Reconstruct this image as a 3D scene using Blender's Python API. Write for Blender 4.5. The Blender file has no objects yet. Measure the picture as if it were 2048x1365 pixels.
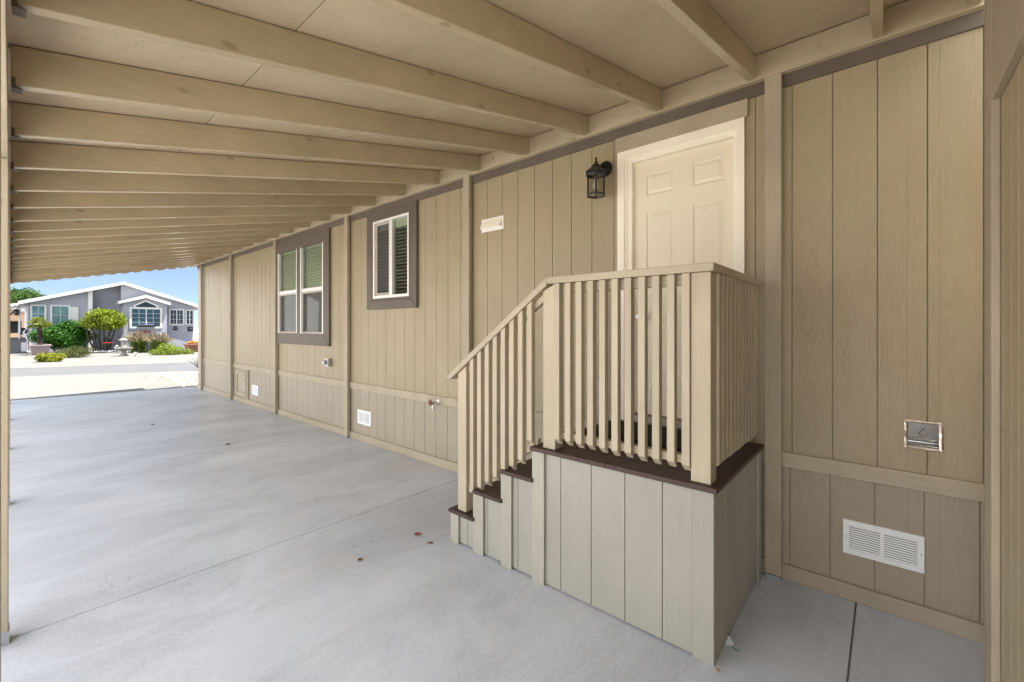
import bpy, bmesh, math, random
from mathutils import Vector, Matrix
random.seed(7)
PI = math.pi
R = math.radians
sc = bpy.context.scene
COL = sc.collection

# ------------------------------------------------------------------ camera
cam_d = bpy.data.cameras.new("Camera")
cam = bpy.data.objects.new("Camera", cam_d)
COL.objects.link(cam)
cam.location = (0, 0, 1.58)
cam.rotation_euler = (R(90), 0, R(-49.17))
cam_d.sensor_width = 36
cam_d.lens = 866.25 / 2048 * 36
cam_d.shift_y = -28.2 / 2048
cam_d.clip_start = 0.02
cam_d.clip_end = 1000
sc.camera = cam

# ------------------------------------------------------------------ light
SUN_TO = Vector((0.62, -0.38, 2.0)).normalized()
SUN_EL = math.asin(SUN_TO.z)
SUN_ROT = math.atan2(SUN_TO.x, SUN_TO.y)
SKY_STRENGTH = 0.05
FILL_CLOUD = 13.5
w = bpy.data.worlds.new("World")
sc.world = w
w.use_nodes = True
nt = w.node_tree
nt.nodes.clear()
out = nt.nodes.new('ShaderNodeOutputWorld')
bg = nt.nodes.new('ShaderNodeBackground')
bg.inputs['Strength'].default_value = SKY_STRENGTH
sky = nt.nodes.new('ShaderNodeTexSky')
sky.sky_type = 'NISHITA'
sky.sun_disc = False
sky.sun_elevation = SUN_EL
sky.sun_rotation = SUN_ROT
sky.air_density = 0.25
sky.dust_density = 0.0
sky.ozone_density = 1.0
tcw = nt.nodes.new('ShaderNodeTexCoord')
mpw = nt.nodes.new('ShaderNodeMapping')
mpw.inputs['Scale'].default_value = (2.2, 2.2, 14.0)
mpw.inputs['Rotation'].default_value = (R(4), R(-3), 0)
nzw = nt.nodes.new('ShaderNodeTexNoise')
nzw.inputs['Scale'].default_value = 2.1
nzw.inputs['Detail'].default_value = 7
nzw.inputs['Roughness'].default_value = 0.55
rpw = nt.nodes.new('ShaderNodeValToRGB')
rpw.color_ramp.elements[0].position = 0.36
rpw.color_ramp.elements[0].color = (0.25, 0.25, 0.25, 1)
rpw.color_ramp.elements[1].position = 0.70
rpw.color_ramp.elements[1].color = (0.75, 0.75, 0.75, 1)
mxw = nt.nodes.new('ShaderNodeMix')
mxw.data_type = 'RGBA'
mxw.inputs[7].default_value = (1.9, 2.5, 2.95, 1)      # thin high cloud
nt.links.new(tcw.outputs['Generated'], mpw.inputs['Vector'])
nt.links.new(mpw.outputs['Vector'], nzw.inputs['Vector'])
nt.links.new(nzw.outputs['Fac'], rpw.inputs['Fac'])
nt.links.new(rpw.outputs['Color'], mxw.inputs[0])
nt.links.new(sky.outputs['Color'], mxw.inputs[6])
# bright cloud bank added out of view on the open side, lighting the slab
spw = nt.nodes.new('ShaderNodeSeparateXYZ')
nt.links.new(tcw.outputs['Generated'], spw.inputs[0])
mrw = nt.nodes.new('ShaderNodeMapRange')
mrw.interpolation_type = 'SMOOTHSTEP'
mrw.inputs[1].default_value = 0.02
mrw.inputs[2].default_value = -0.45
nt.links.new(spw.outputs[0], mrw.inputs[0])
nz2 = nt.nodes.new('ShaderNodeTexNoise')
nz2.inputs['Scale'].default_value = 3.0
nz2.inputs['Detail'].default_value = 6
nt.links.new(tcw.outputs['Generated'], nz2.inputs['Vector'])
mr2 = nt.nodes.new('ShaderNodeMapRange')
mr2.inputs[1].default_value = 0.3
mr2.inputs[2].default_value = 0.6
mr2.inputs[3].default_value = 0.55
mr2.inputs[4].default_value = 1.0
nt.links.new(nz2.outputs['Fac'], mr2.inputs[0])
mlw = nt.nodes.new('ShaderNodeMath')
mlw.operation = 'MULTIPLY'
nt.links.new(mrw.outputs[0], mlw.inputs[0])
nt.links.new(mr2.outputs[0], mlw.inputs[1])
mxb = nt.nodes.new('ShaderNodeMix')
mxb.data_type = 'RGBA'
mxb.inputs[7].default_value = (FILL_CLOUD * 0.97, FILL_CLOUD, FILL_CLOUD * 1.03, 1)
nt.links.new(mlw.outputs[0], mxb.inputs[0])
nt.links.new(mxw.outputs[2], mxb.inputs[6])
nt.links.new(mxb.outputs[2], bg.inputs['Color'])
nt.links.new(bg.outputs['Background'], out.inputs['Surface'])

sun_d = bpy.data.lights.new("Sun", 'SUN')
sun_d.energy = 3.1
sun_d.angle = R(0.53)
sun_d.color = (1.0, 0.95, 0.87)
sun = bpy.data.objects.new("Sun", sun_d)
COL.objects.link(sun)
sun.rotation_euler = SUN_TO.to_track_quat('Z', 'Y').to_euler()
sun.location = (20, -10, 40)

sc.view_settings.view_transform = 'Standard'
sc.view_settings.look = 'None'
sc.view_settings.exposure = 2.58
sc.view_settings.gamma = 1.0
sc.cycles.use_denoising = True
sc.cycles.max_bounces = 14
sc.cycles.diffuse_bounces = 10
sc.cycles.transparent_max_bounces = 16
sc.cycles.caustics_reflective = False
sc.cycles.caustics_refractive = False

# ------------------------------------------------------------------ materials
def new_mat(name):
    m = bpy.data.materials.new(name)
    m.use_nodes = True
    n = m.node_tree
    n.nodes.clear()
    o = n.nodes.new('ShaderNodeOutputMaterial')
    b = n.nodes.new('ShaderNodeBsdfPrincipled')
    n.links.new(b.outputs['BSDF'], o.inputs['Surface'])
    return m, n, b, o

def coords(n, scale, use_random=True, rot=(0, 0, 0)):
    tc = n.nodes.new('ShaderNodeTexCoord')
    mp = n.nodes.new('ShaderNodeMapping')
    mp.inputs['Scale'].default_value = scale
    mp.inputs['Rotation'].default_value = rot
    if use_random:
        oi = n.nodes.new('ShaderNodeObjectInfo')
        ml = n.nodes.new('ShaderNodeVectorMath')
        ml.operation = 'SCALE'
        ml.inputs[0].default_value = (37.3, 71.7, 53.1)
        n.links.new(oi.outputs['Random'], ml.inputs['Scale'])
        ad = n.nodes.new('ShaderNodeVectorMath')
        ad.operation = 'ADD'
        n.links.new(tc.outputs['Object'], ad.inputs[0])
        n.links.new(ml.outputs[0], ad.inputs[1])
        n.links.new(ad.outputs[0], mp.inputs['Vector'])
    else:
        n.links.new(tc.outputs['Object'], mp.inputs['Vector'])
    return mp.outputs['Vector']

def noise(n, vec, scale, detail=3, rough=0.5, dist=0.0):
    t = n.nodes.new('ShaderNodeTexNoise')
    t.inputs['Scale'].default_value = scale
    t.inputs['Detail'].default_value = detail
    t.inputs['Roughness'].default_value = rough
    t.inputs['Distortion'].default_value = dist
    if vec is not None:
        n.links.new(vec, t.inputs['Vector'])
    return t.outputs['Fac']

def ramp(n, fac, stops):
    r = n.nodes.new('ShaderNodeValToRGB')
    el = r.color_ramp.elements
    while len(el) < len(stops):
        el.new(0.5)
    for e, (p, c) in zip(el, stops):
        e.position = p
        if not isinstance(c, tuple):
            c = (c, c, c)
        e.color = (c[0], c[1], c[2], 1)
    n.links.new(fac, r.inputs['Fac'])
    return r.outputs['Color']

def mix(n, fac, a, b, mode='MIX'):
    m = n.nodes.new('ShaderNodeMix')
    m.data_type = 'RGBA'
    m.blend_type = mode
    for i, v in ((0, fac), (6, a), (7, b)):
        if isinstance(v, (int, float)):
            m.inputs[i].default_value = v if i == 0 else (v, v, v, 1)
        elif isinstance(v, tuple):
            m.inputs[i].default_value = (v[0], v[1], v[2], 1)
        else:
            n.links.new(v, m.inputs[i])
    return m.outputs[2]

def math_node(n, op, a, b=None):
    m = n.nodes.new('ShaderNodeMath')
    m.operation = op
    for i, v in enumerate((a, b)):
        if v is None:
            continue
        if isinstance(v, (int, float)):
            m.inputs[i].default_value = v
        else:
            n.links.new(v, m.inputs[i])
    return m.outputs[0]

def bump(n, b, h, strength, dist):
    bp = n.nodes.new('ShaderNodeBump')
    bp.inputs['Strength'].default_value = strength
    bp.inputs['Distance'].default_value = dist
    n.links.new(h, bp.inputs['Height'])
    n.links.new(bp.outputs['Normal'], b.inputs['Normal'])

def vary(n, col, amt=0.05):
    """small tone shift from one board to the next"""
    oi = n.nodes.new('ShaderNodeObjectInfo')
    mr = n.nodes.new('ShaderNodeMapRange')
    mr.inputs[3].default_value = 1 - amt
    mr.inputs[4].default_value = 1 + amt
    n.links.new(oi.outputs['Random'], mr.inputs[0])
    m = n.nodes.new('ShaderNodeVectorMath')
    m.operation = 'SCALE'
    n.links.new(col, m.inputs[0])
    n.links.new(mr.outputs[0], m.inputs['Scale'])
    return m.outputs[0]

def wood_paint(name, col, axis, knots=True, rough=0.55, strength=0.25, amt=0.05, rot=(0, 0, 0)):
    m, n, b, o = new_mat(name)
    sc_ = [9.0, 9.0, 9.0]
    sc_[axis] = 0.55
    v = coords(n, tuple(sc_), True, rot)
    g = noise(n, v, 9.0, 5, 0.6, 0.6)
    big = noise(n, coords(n, (1, 1, 1)), 1.6, 4, 0.6)
    c0 = tuple(x * 0.86 for x in col)
    c1 = tuple(min(1, x * 1.08) for x in col)
    c = ramp(n, big, [(0.3, c0), (0.7, c1)])
    c = mix(n, 0.05, c, ramp(n, g, [(0.35, 0.0), (0.65, 1.0)]), 'OVERLAY')
    if knots:
        sk = [1.6, 1.6, 1.6]
        sk[axis] = 0.75
        vo = n.nodes.new('ShaderNodeTexVoronoi')
        vo.inputs['Scale'].default_value = 3.2
        n.links.new(coords(n, tuple(sk), True, rot), vo.inputs['Vector'])
        kf = ramp(n, vo.outputs['Distance'], [(0.0, 1.0), (0.05, 0.85), (0.085, 0.0)])
        c = mix(n, math_node(n, 'MULTIPLY', kf, 0.5), c, (col[0] * .35, col[1] * .26, col[2] * .18))
    n.links.new(vary(n, c, amt), b.inputs['Base Color'])
    b.inputs['Roughness'].default_value = rough
    b.inputs['Specular IOR Level'].default_value = 0.35
    bump(n, b, g, strength, 0.004)
    return m

def siding_mat(name, col, rough=0.42):
    """painted hardboard with embossed cedar grain running up the boards"""
    m, n, b, o = new_mat(name)
    v = coords(n, (11, 11, 0.7), False)
    g = noise(n, v, 8.0, 4, 0.6, 1.6)
    v2 = coords(n, (26, 26, 5), False)
    rip = noise(n, v2, 4.0, 2, 0.5, 2.5)
    reg = ramp(n, noise(n, coords(n, (3.2, 3.2, 0.8), False), 1.3, 2), [(0.42, 0.0), (0.58, 1.0)])
    h = mix(n, reg, g, rip)
    big = noise(n, coords(n, (1, 1, 1), False), 0.9, 5, 0.65)
    c = ramp(n, big, [(0.3, tuple(x * 0.90 for x in col)), (0.72, tuple(x * 1.06 for x in col))])
    c = mix(n, 0.06, c, ramp(n, h, [(0.3, 0.0), (0.7, 1.0)]), 'OVERLAY')
    vo = n.nodes.new('ShaderNodeTexVoronoi')
    vo.inputs['Scale'].default_value = 2.3
    n.links.new(coords(n, (1, 1.3, 1), False), vo.inputs['Vector'])
    c = mix(n, math_node(n, 'MULTIPLY', ramp(n, vo.outputs['Distance'], [(0.0, 1.0), (0.018, 0.0)]), 0.7), c,
            tuple(x * 0.3 for x in col))
    n.links.new(c, b.inputs['Base Color'])
    b.inputs['Roughness'].default_value = rough
    b.inputs['Specular IOR Level'].default_value = 0.4
    bump(n, b, h, 0.55, 0.006)
    return m

def plain(name, col, rough=0.5, metal=0.0, spec=0.5, var=0.06, scale=14.0, bmp=0.0):
    m, n, b, o = new_mat(name)
    f = noise(n, coords(n, (1, 1, 1)), scale, 4, 0.6)
    c = ramp(n, f, [(0.3, tuple(x * (1 - var) for x in col)), (0.7, tuple(min(1, x * (1 + var)) for x in col))])
    n.links.new(c, b.inputs['Base Color'])
    b.inputs['Roughness'].default_value = rough
    b.inputs['Metallic'].default_value = metal
    b.inputs['Specular IOR Level'].default_value = spec
    if bmp:
        bump(n, b, f, bmp, 0.004)
    return m

def leaf_mat(name, cols, rough=0.5, trans=0.15, scale=7.0):
    m, n, b, o = new_mat(name)
    f = noise(n, coords(n, (1, 1, 1)), scale, 3, 0.7)
    k = len(cols)
    c = ramp(n, f, [(0.28 + 0.44 * i / max(1, k - 1), cc) for i, cc in enumerate(cols)])
    n.links.new(c, b.inputs['Base Color'])
    b.inputs['Roughness'].default_value = rough
    b.inputs['Specular IOR Level'].default_value = 0.15
    t = n.nodes.new('ShaderNodeBsdfTranslucent')
    n.links.new(c, t.inputs['Color'])
    ms = n.nodes.new('ShaderNodeMixShader')
    ms.inputs[0].default_value = trans
    n.links.new(b.outputs['BSDF'], ms.inputs[1])
    n.links.new(t.outputs['BSDF'], ms.inputs[2])
    n.links.new(ms.outputs[0], o.inputs['Surface'])
    return m

def glass_mat(name, tint, refl=1.0):
    """thin window pane: tinted see-through plus a Fresnel mirror"""
    m, n, b, o = new_mat(name)
    n.nodes.remove(b)
    tr = n.nodes.new('ShaderNodeBsdfTransparent')
    tr.inputs['Color'].default_value = (*tint, 1)
    gl = n.nodes.new('ShaderNodeBsdfGlossy')
    gl.inputs['Roughness'].default_value = 0.012
    bp = n.nodes.new('ShaderNodeBump')
    bp.inputs['Strength'].default_value = 0.05
    bp.inputs['Distance'].default_value = 0.02
    n.links.new(noise(n, coords(n, (1, 1, 1)), 2.2, 1), bp.inputs['Height'])
    n.links.new(bp.outputs['Normal'], gl.inputs['Normal'])
    fr = n.nodes.new('ShaderNodeFresnel')
    fr.inputs['IOR'].default_value = 1.55
    f2 = math_node(n, 'MULTIPLY', fr.outputs['Fac'], 1.7 * refl)
    f2 = math_node(n, 'MINIMUM', f2, 1.0)
    ms = n.nodes.new('ShaderNodeMixShader')
    n.links.new(f2, ms.inputs[0])
    n.links.new(tr.outputs[0], ms.inputs[1])
    n.links.new(gl.outputs[0], ms.inputs[2])
    n.links.new(ms.outputs[0], o.inputs['Surface'])
    return m

def screen_mat(name, col, alpha):
    """fine insect screen: part of the light goes straight through the mesh"""
    m, n, b, o = new_mat(name)
    b.inputs['Base Color'].default_value = (*col, 1)
    b.inputs['Roughness'].default_value = 0.8
    tr = n.nodes.new('ShaderNodeBsdfTransparent')
    ms = n.nodes.new('ShaderNodeMixShader')
    ms.inputs[0].default_value = alpha
    n.links.new(tr.outputs[0], ms.inputs[1])
    n.links.new(b.outputs[0], ms.inputs[2])
    n.links.new(ms.outputs[0], o.inputs['Surface'])
    return m

def concrete_mat(name, c0, c1, streak=True, rough=(0.42, 0.62), spots=True):
    m, n, b, o = new_mat(name)
    big = noise(n, coords(n, (1, 1, 1), False), 0.55, 6, 0.62, 0.4)
    mid = noise(n, coords(n, (0.75, 1.7, 1), False, (0, 0, R(8))), 1.5, 6, 0.68, 1.0)
    fine = noise(n, coords(n, (1, 1, 1), False), 55, 4, 0.7)
    f = mix(n, 0.45 if streak else 0.2, big, mid)
    c = ramp(n, f, [(0.30, c0), (0.52, tuple((p + q) / 2 for p, q in zip(c0, c1))), (0.70, c1)])
    c = mix(n, 0.15, c, ramp(n, fine, [(0.3, 0.0), (0.7, 1.0)]), 'OVERLAY')
    if spots:
        vp = n.nodes.new('ShaderNodeTexVoronoi')
        vp.inputs['Scale'].default_value = 42
        n.links.new(coords(n, (1, 1, 1), False), vp.inputs['Vector'])
        pm = ramp(n, noise(n, coords(n, (1, 1, 1), False), 3.1, 4, 0.7), [(0.46, 0.0), (0.62, 1.0)])
        c = mix(n, math_node(n, 'MULTIPLY', math_node(n, 'MULTIPLY', ramp(n, vp.outputs['Distance'], [(0.0, 1.0), (0.15, 0.0)]), pm), 0.32), c, tuple(x * 0.45 for x in c0))
        pale = ramp(n, noise(n, coords(n, (0.55, 1.1, 1), False, (0, 0, R(-12))), 1.3, 7, 0.7, 0.6), [(0.44, 0.0), (0.60, 1.0)])
        c = mix(n, math_node(n, 'MULTIPLY', pale, 0.42), c, tuple(min(1, x * 1.16) for x in c1))
        warm = ramp(n, noise(n, coords(n, (1, 1, 1), False), 1.1, 3, 0.5), [(0.55, 0.0), (0.72, 1.0)])
        c = mix(n, math_node(n, 'MULTIPLY', warm, 0.40), c, tuple(x * y for x, y in zip(c1, (0.98, 0.90, 0.80))))
        dark = ramp(n, noise(n, coords(n, (1, 1.6, 1), False), 2.7, 5, 0.72, 0.5), [(0.62, 0.0), (0.76, 1.0)])
        c = mix(n, math_node(n, 'MULTIPLY', dark, 0.30), c, tuple(x * 0.55 for x in c0))
        vo = n.nodes.new('ShaderNodeTexVoronoi')
        vo.inputs['Scale'].default_value = 5.5
        n.links.new(coords(n, (1, 1, 1), False), vo.inputs['Vector'])
        c = mix(n, math_node(n, 'MULTIPLY', ramp(n, vo.outputs['Distance'], [(0.0, 1.0), (0.022, 0.0)]), 0.55), c,
                tuple(x * 0.25 for x in c0))
        ve = n.nodes.new('ShaderNodeTexVoronoi')
        ve.feature = 'DISTANCE_TO_EDGE'
        ve.inputs['Scale'].default_value = 0.9
        wob = n.nodes.new('ShaderNodeVectorMath')
        wob.operation = 'ADD'
        nz = n.nodes.new('ShaderNodeTexNoise')
        nz.inputs['Scale'].default_value = 3.0
        nz.inputs['Detail'].default_value = 5
        n.links.new(coords(n, (1, 1, 1), False), nz.inputs['Vector'])
        n.links.new(nz.outputs['Color'], wob.inputs[0])
        n.links.new(coords(n, (1, 1, 1), False), wob.inputs[1])
        n.links.new(wob.outputs[0], ve.inputs['Vector'])
        line = ramp(n, ve.outputs['Distance'], [(0.0, 1.0), (0.0035, 0.0)])
        msk = ramp(n, noise(n, coords(n, (1, 1, 1), False), 0.8, 2), [(0.54, 0.0), (0.60, 1.0)])
        c = mix(n, math_node(n, 'MULTIPLY', math_node(n, 'MULTIPLY', line, msk), 0.7), c, tuple(x * 0.35 for x in c0))
    n.links.new(c, b.inputs['Base Color'])
    rr = ramp(n, f, [(0.3, rough[1]), (0.7, rough[0])])
    n.links.new(rr, b.inputs['Roughness'])
    b.inputs['Specular IOR Level'].default_value = 0.5
    hgt = mix(n, 0.5, fine, mid)
    bump(n, b, hgt, 0.12, 0.004)
    return m

def gravel_mat(name, cols, scale):
    m, n, b, o = new_mat(name)
    vo = n.nodes.new('ShaderNodeTexVoronoi')
    vo.inputs['Scale'].default_value = scale
    n.links.new(coords(n, (1, 1, 1), False), vo.inputs['Vector'])
    sep = n.nodes.new('ShaderNodeSeparateColor')
    n.links.new(vo.outputs['Color'], sep.inputs[0])
    c = ramp(n, sep.outputs[0], [(i / max(1, len(cols) - 1), cc) for i, cc in enumerate(cols)])
    n.links.new(c, b.inputs['Base Color'])
    b.inputs['Roughness'].default_value = 0.85
    bump(n, b, vo.outputs['Distance'], 0.6, 0.02)
    return m

def osb_mat(name, col):
    m, n, b, o = new_mat(name)
    vo = n.nodes.new('ShaderNodeTexVoronoi')
    vo.inputs['Scale'].default_value = 16
    wob = n.nodes.new('ShaderNodeVectorMath')
    wob.operation = 'ADD'
    nz = n.nodes.new('ShaderNodeTexNoise')
    nz.inputs['Scale'].default_value = 9
    n.links.new(coords(n, (1, 1, 1)), nz.inputs['Vector'])
    n.links.new(nz.outputs['Color'], wob.inputs[0])
    n.links.new(coords(n, (1.6, 0.7, 1)), wob.inputs[1])
    n.links.new(wob.outputs[0], vo.inputs['Vector'])
    sep = n.nodes.new('ShaderNodeSeparateColor')
    n.links.new(vo.outputs['Color'], sep.inputs[0])
    big = noise(n, coords(n, (1, 1, 1)), 1.8, 5, 0.65)
    c = ramp(n, big, [(0.3, tuple(x * 0.86 for x in col)), (0.7, tuple(x * 1.08 for x in col))])
    c = mix(n, 0.06, c, ramp(n, sep.outputs[0], [(0.0, 0.2), (1.0, 0.8)]), 'OVERLAY')
    fl = noise(n, coords(n, (2.0, 0.9, 1)), 14, 4, 0.75, 1.0)
    msk = ramp(n, noise(n, coords(n, (1, 1, 1)), 1.2, 2), [(0.44, 0.0), (0.6, 1.0)])
    nick = math_node(n, 'MULTIPLY', ramp(n, fl, [(0.61, 0.0), (0.67, 1.0)]), msk)
    c = mix(n, math_node(n, 'MULTIPLY', nick, 0.5), c, tuple(x * 0.4 for x in col))
    n.links.new(c, b.inputs['Base Color'])
    b.inputs['Roughness'].default_value = 0.7
    b.inputs['Specular IOR Level'].default_value = 0.25
    bump(n, b, mix(n, 0.6, sep.outputs[0], fl), 0.22, 0.004)
    return m

SID = (0.370, 0.300, 0.190)
WOOD = (0.395, 0.328, 0.235)
M = {}
M['siding'] = siding_mat('siding_paint', SID)
M['siding_cool_lit'] = siding_mat('siding_paint_cool_lit', (0.36, 0.306, 0.225))  # same paint as the siding, cooler low light mixed into the colour
M['siding_step'] = siding_mat('step_siding_paint', (0.34, 0.318, 0.265))
for ax, nm in enumerate('xyz'):
    M['wood_' + nm] = wood_paint('painted_wood_' + nm, WOOD, ax)
    M['rail_' + nm] = wood_paint('painted_rail_' + nm, (0.42, 0.352, 0.252), ax, False, 0.5, 0.18, 0.04)
    M['trim_' + nm] = wood_paint('brown_trim_' + nm, (0.140, 0.112, 0.086), ax, False, 0.55, 0.3)
M['rafter'] = wood_paint('rafter_paint', (0.455, 0.368, 0.245), 0, True, 0.18, 0.07, 0.06, (0, math.atan(0.218), 0))
M['ledger'] = wood_paint('ledger_paint', (0.45, 0.37, 0.255), 1)
M['osb'] = osb_mat('sheathing_paint', (0.545, 0.450, 0.322))
M['groove'] = plain('groove_paint', (0.27, 0.215, 0.135), 0.8)
M['post'] = wood_paint('post_paint', (0.40, 0.338, 0.242), 2)
M['batten'] = wood_paint('batten_paint', (0.355, 0.33, 0.27), 2, False, 0.5, 0.2, 0.03)
M['deck'] = wood_paint('brown_composite', (0.055, 0.032, 0.026), 0, False, 0.55, 0.3, 0.08)
M['deck_y'] = wood_paint('brown_composite_edge', (0.062, 0.036, 0.03), 1, False, 0.55, 0.3, 0.08)
M['white'] = plain('white_vinyl', (0.80, 0.78, 0.74), 0.4, var=0.02)
M['door'] = plain('door_paint', (0.80, 0.715, 0.57), 0.45, var=0.015, scale=3)
M['casing'] = plain('casing_paint', (0.90, 0.83, 0.70), 0.42, var=0.02, scale=5)
M['screenframe'] = plain('screen_frame', (0.42, 0.37, 0.32), 0.5)
M['screen'] = screen_mat('insect_screen', (0.10, 0.095, 0.085), 0.55)
M['pane'] = glass_mat('window_pane', (0.87, 0.94, 0.83), 0.9)
M['pane2'] = glass_mat('clear_pane', (0.85, 0.9, 0.85))
M['blind'] = plain('blind_slats', (0.72, 0.74, 0.66), 0.5, var=0.02)
M['dark'] = plain('dark_void', (0.02, 0.018, 0.016), 0.9)
M['room'] = plain('room_paint', (0.35, 0.32, 0.28), 0.9)
M['vent'] = plain('white_enamel', (0.80, 0.80, 0.80), 0.35, var=0.02)
M['black'] = plain('black_metal', (0.012, 0.011, 0.010), 0.42, 0.0, 0.5)
M['chrome'] = plain('chrome', (0.75, 0.75, 0.76), 0.12, 1.0)
M['cheek'] = plain('bright_zinc', (0.62, 0.66, 0.74), 0.4, 0.2)
M['nickel'] = plain('satin_nickel', (0.35, 0.33, 0.30), 0.32, 1.0)
M['galv'] = plain('galvanised', (0.42, 0.43, 0.44), 0.45, 0.8, bmp=0.2)
M['grey_metal'] = plain('grey_metal', (0.34, 0.33, 0.31), 0.4, 0.3)
M['foil'] = plain('foil_flap', (0.80, 0.78, 0.76), 0.22, 1.0, bmp=0.15, scale=20)
M['tape'] = plain('foil_tape', (0.72, 0.62, 0.52), 0.33, 1.0, bmp=0.6, scale=45)
M['hanger'] = plain('painted_hanger', (0.10, 0.08, 0.055), 0.6)
M['bulb'] = glass_mat('bulb_glass', (0.95, 0.93, 0.88), 1.2)
M['lampglass'] = glass_mat('lamp_glass', (0.84, 0.82, 0.76), 0.6)
M['wheel'] = plain('valve_handle', (0.20, 0.085, 0.03), 0.5)
M['mat'] = plain('door_mat', (0.006, 0.006, 0.006), 0.95, scale=200, bmp=0.6)
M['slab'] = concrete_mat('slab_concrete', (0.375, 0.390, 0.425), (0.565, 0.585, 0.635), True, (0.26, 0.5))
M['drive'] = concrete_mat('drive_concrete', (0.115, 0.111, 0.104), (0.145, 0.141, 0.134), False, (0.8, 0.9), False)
M['asphalt'] = concrete_mat('asphalt', (0.070, 0.072, 0.079), (0.092, 0.093, 0.100), True, (0.75, 0.9), False)
M['ground'] = gravel_mat('desert_gravel', [(0.52, 0.50, 0.47), (0.62, 0.60, 0.58), (0.70, 0.69, 0.67)], 26)
M['pebble'] = gravel_mat('pebbles', [(0.22, 0.19, 0.17), (0.26, 0.24, 0.22), (0.15, 0.09, 0.075), (0.30, 0.28, 0.26)], 9)
M['leaf_dry'] = plain('dry_leaf', (0.20, 0.055, 0.02), 0.6, var=0.4, scale=60)
M['leaf_tan'] = plain('tan_leaf', (0.42, 0.22, 0.08), 0.6, var=0.2, scale=60)
M['paper'] = plain('paper', (0.75, 0.75, 0.75), 0.6)
M['paper_grey'] = plain('paper_print', (0.35, 0.36, 0.38), 0.6)
M['green_plastic'] = plain('green_plastic', (0.02, 0.22, 0.14), 0.4)

# ------------------------------------------------------------------ mesh helpers
ORG = {}
class MB:
    keep = False
    def __init__(self):
        self.v = []
        self.f = []
    def add(self, vs, fs):
        k = len(self.v)
        self.v += [tuple(p) for p in vs]
        self.f += [tuple(i + k for i in f) for f in fs]
        return self
    def box(self, x0, x1, y0, y1, z0, z1):
        vs = [(x, y, z) for x in (x0, x1) for y in (y0, y1) for z in (z0, z1)]
        return self.add(vs, [(0, 1, 3, 2), (4, 6, 7, 5), (0, 4, 5, 1), (2, 3, 7, 6), (0, 2, 6, 4), (1, 5, 7, 3)])
    def prism(self, poly, axis, a0, a1):
        """poly: 2-D outline in the other two axes (in order), extruded along axis"""
        def P(p, a):
            q = list(p)
            q.insert(axis, a)
            return tuple(q)
        n = len(poly)
        vs = [P(p, a0) for p in poly] + [P(p, a1) for p in poly]
        fs = [tuple(range(n - 1, -1, -1)), tuple(range(n, 2 * n))]
        fs += [(i, (i + 1) % n, n + (i + 1) % n, n + i) for i in range(n)]
        return self.add(vs, fs)
    def tube(self, pts, r, n=8, cap=True):
        pts = [Vector(p) for p in pts]
        rs = r if isinstance(r, (list, tuple)) else [r] * len(pts)
        vs = []
        up = Vector((0.13, 0.27, 0.95))
        for i, p in enumerate(pts):
            d = (pts[min(i + 1, len(pts) - 1)] - pts[max(i - 1, 0)]).normalized()
            a = d.cross(up)
            if a.length < 1e-4:
                a = d.cross(Vector((1, 0, 0)))
            a.normalize()
            c = d.cross(a)
            for k in range(n):
                t = 2 * PI * k / n
                vs.append(p + (a * math.cos(t) + c * math.sin(t)) * rs[i])
        fs = []
        for i in range(len(pts) - 1):
            for k in range(n):
                fs.append((i * n + k, i * n + (k + 1) % n, (i + 1) * n + (k + 1) % n, (i + 1) * n + k))
        if cap:
            fs.append(tuple(range(n - 1, -1, -1)))
            fs.append(tuple(range((len(pts) - 1) * n, len(pts) * n)))
        return self.add(vs, fs)
    def lathe(self, prof, c, n=16, axis='z', ph=0.0, cap=True):
        vs = []
        for r, h in prof:
            for k in range(n):
                t = 2 * PI * k / n + ph
                a, b_ = r * math.cos(t), r * math.sin(t)
                if axis == 'z':
                    vs.append((c[0] + a, c[1] + b_, c[2] + h))
                elif axis == 'x':
                    vs.append((c[0] + h, c[1] + a, c[2] + b_))
                else:
                    vs.append((c[0] + a, c[1] + h, c[2] + b_))
        fs = []
        for i in range(len(prof) - 1):
            for k in range(n):
                fs.append((i * n + k, i * n + (k + 1) % n, (i + 1) * n + (k + 1) % n, (i + 1) * n + k))
        if cap:
            fs.append(tuple(range(n - 1, -1, -1)))
            fs.append(tuple(range((len(prof) - 1) * n, len(prof) * n)))
        return self.add(vs, fs)
    def ball(self, c, r, n=10, sq=(1, 1, 1)):
        prof = [(max(1e-4, r * math.sin(PI * i / n)), -r * math.cos(PI * i / n)) for i in range(n + 1)]
        k = len(self.v)
        self.lathe(prof, (0, 0, 0), n + 4)
        for i in range(k, len(self.v)):
            p = self.v[i]
            self.v[i] = (c[0] + p[0] * sq[0], c[1] + p[1] * sq[1], c[2] + p[2] * sq[2])
        return self
    def build(self, name, mat, parent=None, bevel=0.0, smooth=False, loc=None):
        me = bpy.data.meshes.new(name)
        o = bpy.data.objects.new(name, me)
        COL.objects.link(o)
        if parent is not None:
            off = ORG[parent.name]
            o.parent = parent
            ORG[o.name] = off
        else:
            off = Vector(loc) if loc else Vector((0, 0, 0))
            o.location = off
            ORG[o.name] = off
        me.from_pydata([tuple(Vector(p) - off) for p in self.v], [], self.f)
        me.materials.append(mat)
        bm = bmesh.new()
        bm.from_mesh(me)
        if not self.keep:
            bmesh.ops.recalc_face_normals(bm, faces=bm.faces)
        if smooth:
            for f in bm.faces:
                f.smooth = True
        bm.to_mesh(me)
        bm.free()
        if smooth:
            for e in me.edges:
                pass
        if bevel:
            b = o.modifiers.new('bevel', 'BEVEL')
            b.width = bevel
            b.segments = 2
            b.limit_method = 'ANGLE'
            b.angle_limit = R(40)
        return o

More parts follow.
